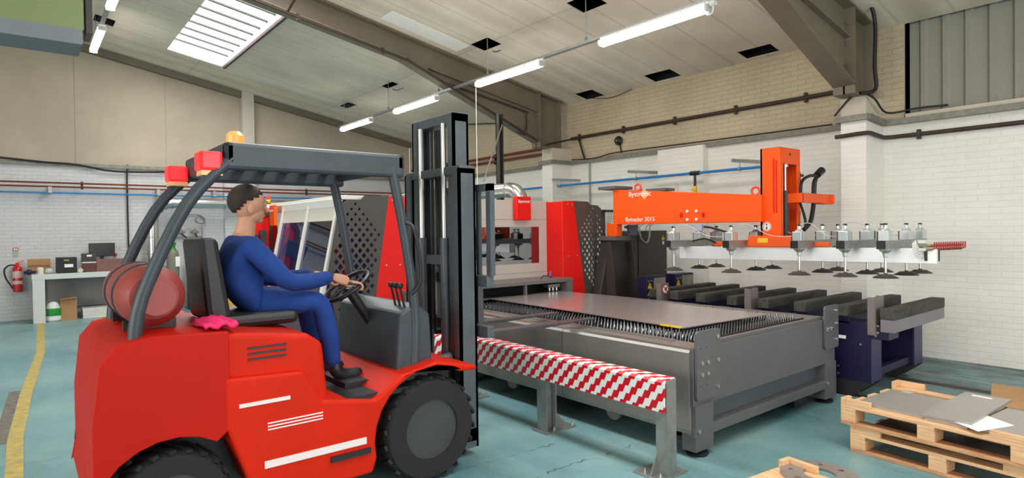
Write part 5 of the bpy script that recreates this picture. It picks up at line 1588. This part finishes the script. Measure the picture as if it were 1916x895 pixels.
for x in (2.73, 3.0):
    q = link('regulator', MB().cyl((x, 14.84, 1.66), (x, 14.90, 1.66), 0.035).cyl((x - 0.09, 14.86, 1.66), (x + 0.09, 14.86, 1.66), 0.014), M_steel, o, smooth=True)
    link('gauge', MB().cyl((x - 0.05, 14.84, 1.73), (x - 0.05, 14.87, 1.73), 0.035).cyl((x + 0.05, 14.84, 1.73), (x + 0.05, 14.87, 1.73), 0.035), M_zinc, q, smooth=True)
link('loop_pipe', MB().tube([(2.62, 14.92, 1.66), (2.62, 14.92, 1.85), (2.7, 14.92, 2.0), (2.85, 14.92, 2.03), (3.1, 14.92, 2.03), (3.22, 14.92, 1.95), (3.2, 14.92, 1.85), (3.08, 14.92, 1.86), (3.03, 14.92, 1.94), (3.1, 14.92, 2.02), (3.22, 14.92, 1.9), (3.23, 14.92, 1.8)], 0.009, 8, 4), M_steel, o, smooth=True)
link('hose', MB().tube([(2.73, 14.86, 1.63), (2.83, 14.7, 1.5), (2.85, 14.5, 1.38)], 0.014, 8, 4).tube([(3.0, 14.86, 1.63), (3.03, 14.7, 1.5), (2.9, 14.45, 1.37)], 0.014, 8, 4), M_cable, o, smooth=True)
o = thing('trolley_frame', 'thin grey tubular trolley frame by the gable wall beside the cylinders', 'trolley', (3.2, 14.7, 0))
link('upright', MB().cyl((3.12, 14.7, 0.05), (3.12, 14.7, 0.92), 0.018).cyl((3.26, 14.7, 0.05), (3.26, 14.7, 0.98), 0.018), M_slate, o, smooth=True)
link('crossbar', MB().box(3.08, 3.30, 14.68, 14.72, 0.5, 0.53).box(3.08, 3.30, 14.68, 14.72, 0.9, 0.93).box(3.05, 3.33, 14.6, 14.8, 0.04, 0.06), M_slate, o)
# caution board by the machine
o = thing('caution_board', 'yellow caution board with dark lettering by the rear of the machine', 'board', (1.62, 7.3, 0))
link('board', MB().prism([(1.66, 0.05), (1.88, 0.05), (1.88, 0.92), (1.66, 0.98)], 1, 7.28, 7.31), mat('dull_yellow', (206, 160, 60), 0.55), o, bevel=0.004)
link('foot', MB().box(1.64, 1.90, 7.2, 7.4, 0, 0.05), M_blk, o)
mb = MB()
for k, wd in enumerate((0.13, 0.11)):
    z = 0.66 - k * 0.18
    mb.prism([(1.70, z), (1.70 + wd, z), (1.70 + wd, z + 0.03), (1.74, z + 0.03), (1.74, z + 0.10), (1.70 + wd, z + 0.10), (1.70 + wd, z + 0.13), (1.70, z + 0.13)], 1, 7.277, 7.28)
link('dark_mark', mb, M_dark, o)

# ================================================================== FORKLIFT
fk = thing('forklift', 'red-orange forklift truck with dark overhead guard and raised mast in front of the laser cutter', 'forklift', (1.3, 3.9, 0))
YN, YFa, YC = 3.31, 4.49, 3.9


def archpts(cx, cz, r, a0, a1, n=10):
    return [(cx + r * math.cos(math.radians(a0 + (a1 - a0) * i / n)), cz + r * math.sin(math.radians(a0 + (a1 - a0) * i / n))) for i in range(n + 1)]


# chassis side profile (x, z), wheel arches cut in
RW, FWc = (0.56, 0.27), (2.02, 0.335)
chp = [(0.80, 0.60), (0.80, 0.86), (1.20, 0.84), (1.30, 0.66), (1.62, 0.60), (1.80, 0.72), (2.05, 0.765), (2.36, 0.70), (2.37, 0.665)]
chp += archpts(FWc[0], FWc[1], 0.40, 58, 192, 10)
chp += [(1.60, 0.17), (1.05, 0.17), (0.92, 0.26)]
link('chassis', MB().prism(chp, 1, YN, YFa), M_truck, fk, bevel=0.028, seg=3)
cw = [(0.30, 0.16), (0.24, 0.30), (0.235, 0.70), (0.26, 1.00), (0.33, 1.09), (0.48, 1.12), (0.80, 1.10), (0.82, 0.30)]
cwp = [(0.235, 0.30), (0.235, 0.72), (0.265, 1.00), (0.33, 1.08), (0.48, 1.115), (0.82, 1.10), (0.82, 0.60)] + archpts(RW[0], RW[1], 0.34, 55, 178, 8)
link('counterweight', MB().prism(cwp, 1, YN + 0.01, YFa - 0.01), M_truckd, fk, bevel=0.075, seg=5, smooth=True)
hood = [(0.80, 0.85), (0.80, 1.09), (0.95, 1.075), (1.25, 1.03), (1.33, 0.97), (1.36, 0.60), (1.2, 0.60)]
hd = link('hood', MB().prism(hood, 1, YN + 0.05, YFa - 0.05), M_truck, fk, bevel=0.03, seg=3)
link('louvre', MB().box(0.92, 1.12, YN + 0.044, YN + 0.05, 0.93, 0.94).box(0.92, 1.12, YN + 0.044, YN + 0.05, 0.96, 0.97).box(0.92, 1.12, YN + 0.044, YN + 0.05, 0.99, 1.0), M_blk, hd)
link('underbody', MB().box(0.45, 1.9, YN + 0.3, YFa - 0.3, 0.16, 0.62).cyl((FWc[0], YN + 0.2, FWc[1]), (FWc[0], YFa - 0.2, FWc[1]), 0.10).cyl((RW[0], YN + 0.2, RW[1]), (RW[0], YFa - 0.2, RW[1]), 0.07).box(1.55, 2.3, YN + 0.27, YFa - 0.27, 0.3, 0.66), M_blk, fk)
M_stripe = mat('white_reflective_stripe', (240, 226, 224), 0.4)
link('white_stripe', MB().box(0.98, 1.56, YN - 0.004, YN, 0.355, 0.395), M_stripe, fk, bevel=0.001)
link('white_stripe', MB().box(0.86, 1.12, YN - 0.004, YN, 0.70, 0.72), M_stripe, fk)
link('lettering_band', MB().box(1.0, 1.30, YN - 0.003, YN, 0.555, 0.562).box(1.0, 1.30, YN - 0.003, YN, 0.572, 0.579).box(1.0, 1.30, YN - 0.003, YN, 0.589, 0.596), M_stripe, fk)
link('step', MB().box(1.34, 1.58, YN - 0.02, YN + 0.12, 0.30, 0.33), M_blk, fk)
link('floor_plate', MB().box(1.25, 1.88, YN + 0.05, YFa - 0.05, 0.60, 0.63), M_blk, fk)
M_tyre = mat('tyre_rubber', (30, 30, 31), 0.8, bump=0.3, scale=18)


def wheel(name, c, r, w, sgn):
    x, y, z = c
    t = link(name, MB().lathe([(r * 0.58, -w / 2), (r * 0.93, -w / 2), (r, -w / 2 + 0.03), (r, w / 2 - 0.03), (r * 0.93, w / 2), (r * 0.58, w / 2), (r * 0.56, 0), (r * 0.58, -w / 2)], c, (0, 1, 0), 36, cap=False), M_tyre, fk, smooth=True)
    link('rim', MB().lathe([(r * 0.58, -w / 2 + 0.015), (r * 0.50, -w / 2 + 0.03), (r * 0.42, -w / 2 + 0.06), (r * 0.2, -w / 2 + 0.06), (r * 0.16, -w / 2 + 0.02), (0.01, -w / 2 + 0.02)], c, (0, sgn, 0), 24), mat('rim_dark_grey', (74, 74, 76), 0.5, 0.3, var=0.2), t, smooth=True)
    mb = MB()
    for k in range(6):
        a = 2 * math.pi * k / 6
        yy = y - sgn * (w / 2 - 0.06)
        mb.cyl((x + r * 0.31 * math.cos(a), yy, z + r * 0.31 * math.sin(a)), (x + r * 0.31 * math.cos(a), yy - sgn * 0.02, z + r * 0.31 * math.sin(a)), 0.012, seg=6)
    link('wheel_nut', mb, M_zinc, t)
    tr = MB()
    n = 22
    for k in range(n):
        a = 2 * math.pi * k / n
        for s in (-1, 1):
            a2 = a + (0.5 * math.pi / n if s > 0 else -0.5 * math.pi / n) * 2
            p0 = (x + (r + 0.004) * math.cos(a), y, z + (r + 0.004) * math.sin(a))
            p1 = (x + (r + 0.002) * math.cos(a2), y + s * w * 0.46, z + (r + 0.002) * math.sin(a2))
            tr.bar(p0, p1, 0.03, 0.018, (math.cos(a), 0, math.sin(a)))
    link('tread', tr, M_tyre, t)


for y, s in ((YN + 0.12, 1), (YFa - 0.12, -1)):
    wheel('front_wheel', (FWc[0], y, FWc[1]), 0.325, 0.22, s)
    wheel('rear_wheel', (RW[0], y, RW[1]), 0.262, 0.19, s)
# seat, cowl, steering
se = link('seat', MB().box(0.84, 1.30, YC - 0.25, YC + 0.25, 1.06, 1.14), M_blk, fk, bevel=0.03)
link('backrest', MB().prism([(0.80, 1.10), (0.93, 1.10), (0.86, 1.58), (0.76, 1.58)], 1, YC - 0.23, YC + 0.23), M_blk, fk, bevel=0.03)
link('dash_cowl', MB().prism([(1.82, 0.62), (2.10, 0.62), (2.08, 1.06), (1.98, 1.14), (1.86, 1.08)], 1, YN + 0.12, YFa - 0.12), M_slate, fk, bevel=0.02)
q = link('steering_column', MB().cyl((1.90, YC, 0.95), (1.72, YC, 1.22), 0.035), M_blk, fk, smooth=True)
ax = Vector((-0.55, 0, 0.83)).normalized()
cen = Vector((1.71, YC, 1.235))
uu = Vector((0, 1, 0))
vv = ax.cross(uu)
link('steering_wheel', MB().tube([cen + 0.17 * (uu * math.cos(2 * math.pi * k / 24) + vv * math.sin(2 * math.pi * k / 24)) for k in range(25)], 0.014, 8).cyl(cen - uu * 0.17, cen + uu * 0.17, 0.01, seg=8).cyl(cen, cen + vv * 0.17, 0.01, seg=8), M_blk, q, smooth=True)
for k in range(3):
    link('control_lever', MB().cyl((1.94, YC - 0.28 - 0.06 * k, 1.06), (1.90, YC - 0.28 - 0.06 * k, 1.24), 0.008, seg=8).ball((1.90, YC - 0.28 - 0.06 * k, 1.25), 0.02), M_blk, fk, smooth=True)
# overhead guard
gz = 2.085
og = link('overhead_guard', MB().box(0.84, 1.90, YN + 0.10, YN + 0.16, 1.94, gz).box(0.84, 1.90, YFa - 0.16, YFa - 0.10, 1.94, gz).box(0.84, 0.90, YN + 0.10, YFa - 0.10, 1.96, gz).box(1.84, 1.90, YN + 0.10, YFa - 0.10, 1.98, gz), M_slate, fk, bevel=0.02)
for k in range(6):
    x = 0.99 + k * 0.145
    link('guard_slat', MB().box(x, x + 0.05, YN + 0.14, YFa - 0.14, 2.02, 2.06), M_slate, og)
for y in (YN + 0.13, YFa - 0.13):
    link('front_post', MB().tube([(1.96, y, 0.74), (1.97, y, 1.1), (1.90, y, 1.6), (1.82, y, 2.0)], 0.032, 10, 4), M_slate, og, smooth=True)
    link('rear_post', MB().tube([(0.42, y, 1.06), (0.46, y, 1.3), (0.66, y, 1.75), (0.88, y, 2.0)], 0.032, 10, 4), M_slate, og, smooth=True)
M_tail = mat('tail_lamp_red', (236, 30, 40), 0.3, emit=((255, 40, 44), 0.7))
for y in (YN + 0.17, YFa - 0.17):
    tl = link('tail_lamp', MB().box(0.72, 0.83, y - 0.07, y + 0.07, 1.93, 2.03), M_tail, fk, bevel=0.015)
    link('lamp_lens', MB().box(0.73, 0.83, y - 0.06, y + 0.06, 1.905, 1.93), mat('amber_lens', (250, 190, 120), 0.3), tl)
bc = link('beacon', MB().cyl((1.02, YC, 2.085), (1.02, YC, 2.11), 0.055), M_blk, fk)
link('beacon_lens', MB().lathe([(0.05, 2.11), (0.052, 2.19), (0.03, 2.215), (0.001, 2.22)], (1.02, YC, 0), seg=18), mat('beacon_orange', (244, 160, 80), 0.3, emit=((255, 170, 90), 0.3)), bc, smooth=True)
# mast
M_mast = mat('mast_dark_grey', (92, 99, 106), 0.45, 0.2, var=0.2, scale=6)


def channel(mb, x0, x1, y0, y1, z0, z1, open_side):
    t = 0.018
    mb.box(x0, x0 + t, y0, y1, z0, z1).box(x1 - t, x1, y0, y1, z0, z1)
    if open_side > 0:
        mb.box(x0, x1, y0, y0 + t, z0, z1)
    else:
        mb.box(x0, x1, y1 - t, y1, z0, z1)


for a, s in ((3.52, 1), (4.20, -1)):
    mb = MB()
    channel(mb, 2.38, 2.52, a, a + 0.08, 0.06, 2.04, s)
    link('outer_mast_rail', mb, M_mast, fk)
for a, s in ((3.61, 1), (4.115, -1)):
    mb = MB()
    channel(mb, 2.40, 2.53, a, a + 0.075, 0.45, 2.44, s)
    link('inner_mast_rail', mb, M_mast, fk)
for bx in ((2.39, 2.51, 3.52, 4.28, 2.0, 2.06), (2.39, 2.51, 3.52, 4.28, 0.1, 0.2), (2.41, 2.52, 3.61, 4.19, 2.38, 2.45), (2.41, 2.50, 3.61, 4.19, 1.35, 1.42)):
    link('mast_crosshead', MB().box(*bx), M_mast, fk, bevel=0.005)
for y in (3.74, 4.06):
    c_ = link('lift_cylinder', MB().cyl((2.40, y, 0.15), (2.40, y, 1.55), 0.035), M_mast, fk, smooth=True)
    link('lift_rod', MB().cyl((2.40, y, 1.55), (2.40, y, 2.38), 0.02), M_zinc, c_, smooth=True)
    link('lift_chain', MB().box(2.50, 2.515, y - 0.02, y + 0.02, 0.95, 2.38), M_steel, fk)
link('hydraulic_hose', MB().tube([(2.46, 3.9, 2.36), (2.46, 3.88, 1.8), (2.48, 3.86, 1.2)], 0.014, 8, 4).tube([(2.46, 3.94, 2.36), (2.46, 3.93, 1.8), (2.48, 3.92, 1.2)], 0.014, 8, 4), M_cable, fk, smooth=True)
link('tilt_cylinder', MB().cyl((1.95, 3.66, 0.62), (2.38, 3.66, 0.70), 0.035).cyl((1.95, 4.14, 0.62), (2.38, 4.14, 0.70), 0.035), M_mast, fk, smooth=True)
cg = link('fork_carriage', MB().box(2.54, 2.60, 3.42, 4.38, 0.84, 0.92).box(2.54, 2.60, 3.42, 4.38, 1.20, 1.28).box(2.53, 2.57, 3.64, 3.72, 0.82, 1.32).box(2.53, 2.57, 4.08, 4.16, 0.82, 1.32), M_mast, fk, bevel=0.005)
br = MB().box(2.56, 2.60, 3.40, 3.45, 1.28, 1.93).box(2.56, 2.60, 4.35, 4.40, 1.28, 1.93).box(2.56, 2.60, 3.40, 4.40, 1.88, 1.93)
for k in range(6):
    y = 3.55 + k * 0.135
    br.box(2.565, 2.595, y, y + 0.03, 1.28, 1.9)
link('load_backrest', br, M_mast, cg)
for y in (3.66, 4.14):
    link('fork', MB().prism([(2.60, 1.28), (2.645, 1.28), (2.65, 0.845), (3.86, 0.83), (3.86, 0.822), (2.66, 0.80), (2.60, 0.82)], 1, y - 0.05, y + 0.05), mat('fork_steel', (96, 96, 98), 0.4, 0.6, var=0.2), cg, bevel=0.004)
link('grab_handle', MB().tube([(1.93, YN + 0.10, 1.2), (1.98, YN + 0.06, 1.3), (1.94, YN + 0.06, 1.6), (1.90, YN + 0.10, 1.66)], 0.012, 8, 4), M_blk, fk, smooth=True)
link('rating_plate', MB().box(2.085, 2.09, 3.7, 3.9, 0.85, 0.95), M_zinc, fk)
# LPG bottle strapped on the counterweight
lp = thing('lpg_bottle', 'dull red gas bottle strapped across the back of the forklift', 'gas bottle', (0.52, 3.9, 1.12))
link('bottle', MB().lathe([(0.02, -0.41), (0.11, -0.39), (0.155, -0.32), (0.158, -0.3), (0.158, 0.3), (0.155, 0.32), (0.11, 0.39), (0.02, 0.41)], (0.52, 3.9, 1.285), (0, 1, 0), 28), mat('bottle_dull_red', (150, 62, 56), 0.45), lp, smooth=True)
link('valve_collar', MB().lathe([(0.08, -0.47), (0.085, -0.47), (0.085, -0.38), (0.08, -0.38)], (0.52, 3.9, 1.285), (0, 1, 0), 20), mat('bottle_dull_red', (150, 62, 56), 0.45), lp, smooth=True)
for a in (-0.19, 0.15):
    link('strap', MB().lathe([(0.160, a), (0.164, a), (0.164, a + 0.04), (0.160, a + 0.04)], (0.52, 3.9, 1.285), (0, 1, 0), 28), M_slate, lp, smooth=True)
for a in (3.65, 4.1):
    link('cradle', MB().box(0.40, 0.64, a, a + 0.05, 1.11, 1.16), M_blk, lp)
mb = MB()
pk = []
for i in range(9):
    for j in range(7):
        x = 0.72 + 0.16 * i / 8
        y = 3.36 + 0.30 * j / 6
        pk.append((x, y, 1.115 + 0.012 * math.sin(i * 1.7 + j) + 0.03 * math.exp(-((i - 4) ** 2 + (j - 3) ** 2) / 6.0) - max(0, (0.9 - 1) * 0)))
vs = [mb.bm.verts.new(p_) for p_ in pk]
for i in range(8):
    for j in range(6):
        mb.bm.faces.new((vs[i * 7 + j], vs[i * 7 + j + 1], vs[(i + 1) * 7 + j + 1], vs[(i + 1) * 7 + j]))
hv = tag(link('hi_vis_vest', mb, mat('pink_cloth', (236, 40, 110), 0.7), None, (0.8, 3.5, 1.12), smooth=True), 'folded bright pink cloth lying on the forklift hood by the driver', 'cloth')
md = hv.modifiers.new('cloth', 'SOLIDIFY')
md.thickness = 0.02

# ================================================================== DRIVER
dr = thing('person', 'forklift driver in blue overalls seated with both hands on the steering wheel', 'person', (1.05, 3.9, 1.14))


def skin(nodes, edges, root=0, sub=2):
    """nodes: (co, rx, ry)"""
    me = bpy.data.meshes.new('tmp')
    me.from_pydata([n[0] for n in nodes], edges, [])
    o = bpy.data.objects.new('tmp', me)
    COL.objects.link(o)
    o.modifiers.new('s', 'SKIN').use_smooth_shade = True
    sv = me.skin_vertices[0].data
    for i, n in enumerate(nodes):
        sv[i].radius = (n[1], n[2])
        sv[i].use_root = (i == root)
    m = o.modifiers.new('d', 'SUBSURF')
    m.levels = m.render_levels = sub
    dg = bpy.context.evaluated_depsgraph_get()
    dg.update()
    r = bpy.data.meshes.new_from_object(o.evaluated_get(dg))
    bpy.data.objects.remove(o, do_unlink=True)
    return r


M_skin = mat('skin', (206, 150, 122), 0.55)
M_cloth = mat('blue_overall_cloth', (18, 62, 140), 0.85, var=0.25, scale=9, bump=0.2)
hip, chest = Vector((1.02, YC, 1.20)), Vector((1.06, YC, 1.46))
hd_c = Vector((1.10, YC, 1.76))
I4 = Matrix.Identity(4)


def limbs(gr, hands=False):
    """nodes of torso, arms and legs; gr grows every radius for clothing"""
    N, E = [], []

    def add(co, rx, ry, par=None):
        N.append((tuple(co), rx + gr, ry + gr))
        if par is not None:
            E.append((par, len(N) - 1))
        return len(N) - 1
    p = add((1.02, YC, 1.20), 0.13, 0.15)
    s1 = add((1.00, YC, 1.33), 0.12, 0.14, p)
    s2 = add((1.03, YC, 1.46), 0.125, 0.155, s1)
    nk = add((1.06, YC, 1.575), 0.055, 0.07, s2)
    out = {}
    for s in (-1, 1):
        sh = add((1.05, YC + s * 0.19, 1.52), 0.062, 0.062, s2)
        el = add((1.24, YC + s * 0.25, 1.30), 0.047, 0.047, sh)
        fa_ = add((1.42, YC + s * 0.20, 1.30), 0.040, 0.040, el)
        wr = add((1.54, YC + s * 0.165, 1.32), 0.030, 0.033, fa_)
        out[('w', s)] = wr
        th = add((1.12, YC + s * 0.11, 1.18), 0.085, 0.085, p)
        kn = add((1.47, YC + s * 0.15, 1.17), 0.062, 0.062, th)
        sn = add((1.52, YC + s * 0.15, 0.95), 0.055, 0.055, kn)
        an = add((1.55, YC + s * 0.15, 0.73), 0.042, 0.042, sn)
        out[('a', s)] = an
    return N, E, nk, out


N, E, nk, out = limbs(0.0)
b = len(N)
N.append(((1.075, YC, 1.66), 0.052, 0.056))
E.append((nk, b))
N.append(((1.095, YC, 1.74), 0.050, 0.055))
E.append((b, b + 1))
bodym = MB().add_mesh(skin(N, E), I4)
for s in (-1, 1):                                     # hands: palm, four fingers round the rim, thumb
    w0 = Vector((1.54, YC + s * 0.165, 1.32))
    rim = cen + uu * (s * 0.165) + vv * 0.0
    pl = (rim - w0)
    HN = [(tuple(w0), 0.027, 0.03), (tuple(w0 + pl * 0.42 + Vector((0, 0, 0.01))), 0.020, 0.036), (tuple(w0 + pl * 0.72 + Vector((0, 0, 0.018))), 0.016, 0.036)]
    bodym.add_mesh(skin(HN, [(0, 1), (1, 2)], 0, 1), I4)
    for k, (ln, off) in enumerate(((0.9, -0.030), (1.0, -0.010), (0.95, 0.010), (0.75, 0.030))):
        k0 = w0 + pl * 0.70 + Vector((0, off, 0.02))
        k1 = rim + Vector((0.018 * ln, off, 0.030))
        k2 = rim + Vector((0.034 * ln, off, 0.004))
        k3 = rim + Vector((0.018 * ln, off * 0.9, -0.020))
        bodym.add_mesh(skin([(tuple(k0), 0.010, 0.010), (tuple(k1), 0.009, 0.009), (tuple(k2), 0.0085, 0.0085), (tuple(k3), 0.007, 0.007)], [(0, 1), (1, 2), (2, 3)], 0, 1), I4)
    t0 = w0 + pl * 0.45 + Vector((0, -s * 0.03, 0.0))
    bodym.add_mesh(skin([(tuple(t0), 0.012, 0.012), (tuple(rim + Vector((-0.03, -s * 0.045, 0.0))), 0.010, 0.010), (tuple(rim + Vector((0.0, -s * 0.05, 0.01))), 0.008, 0.008)], [(0, 1), (1, 2)], 0, 1), I4)
bodym.ball((1.085, YC, 1.785), 0.098, 1.02, 0.80, 1.02, 24)          # skull
bodym.ball((1.118, YC, 1.722), 0.066, 0.95, 0.86, 0.92, 20)           # jaw and cheeks
bodym.ball((1.150, YC, 1.683), 0.026, 0.9, 1.2, 0.8, 12)              # chin
# face: nose, ears, eye sockets, mouth
bodym.cyl((1.172, YC, 1.775), (1.205, YC, 1.735), 0.008, 0.015, 10)
for s in (-1, 1):
    bodym.ball((1.08, YC + s * 0.080, 1.750), 0.028, 0.7, 0.35, 1.1, 10)
    bodym.ball((1.173, YC + s * 0.030, 1.772), 0.011, 1, 1, 0.7, 10)
bodym.ball((1.178, YC, 1.708), 0.016, 0.6, 1.3, 0.4, 10)
bd = link('body', bodym, M_skin, dr, smooth=True)
N, E, nk, out = limbs(0.012)
link('overalls', MB().add_mesh(skin(N, E), I4), M_cloth, dr, smooth=True)
for s in (-1, 1):
    bt = skin([((1.55, YC + s * 0.15, 0.78), 0.052, 0.052), ((1.56, YC + s * 0.15, 0.70), 0.05, 0.05), ((1.62, YC + s * 0.15, 0.672), 0.042, 0.048), ((1.75, YC + s * 0.15, 0.665), 0.034, 0.046)], [(0, 1), (1, 2), (2, 3)])
    link('boot', MB().add_mesh(bt, I4), M_blk, dr, smooth=True)
    link('pupil', MB().ball((1.183, YC + s * 0.030, 1.772), 0.005, seg=8), M_blk, dr)
hm = MB().ball((1.075, YC, 1.800), 0.104, 1.03, 0.84, 1.0, 32)
kill = [f for f in hm.bm.faces if f.calc_center_median().z < 1.795 + max(0.0, f.calc_center_median().x - 1.075) * 0.55 - max(0.0, 1.05 - f.calc_center_median().x) * 1.3]
bmesh.ops.delete(hm.bm, geom=kill, context='FACES')
hr = link('hair', hm, mat('dark_hair', (48, 38, 32), 0.8, bump=0.5, scale=40), dr, smooth=True)
hs_ = hr.modifiers.new('thick', 'SOLIDIFY')
hs_.thickness = 0.012
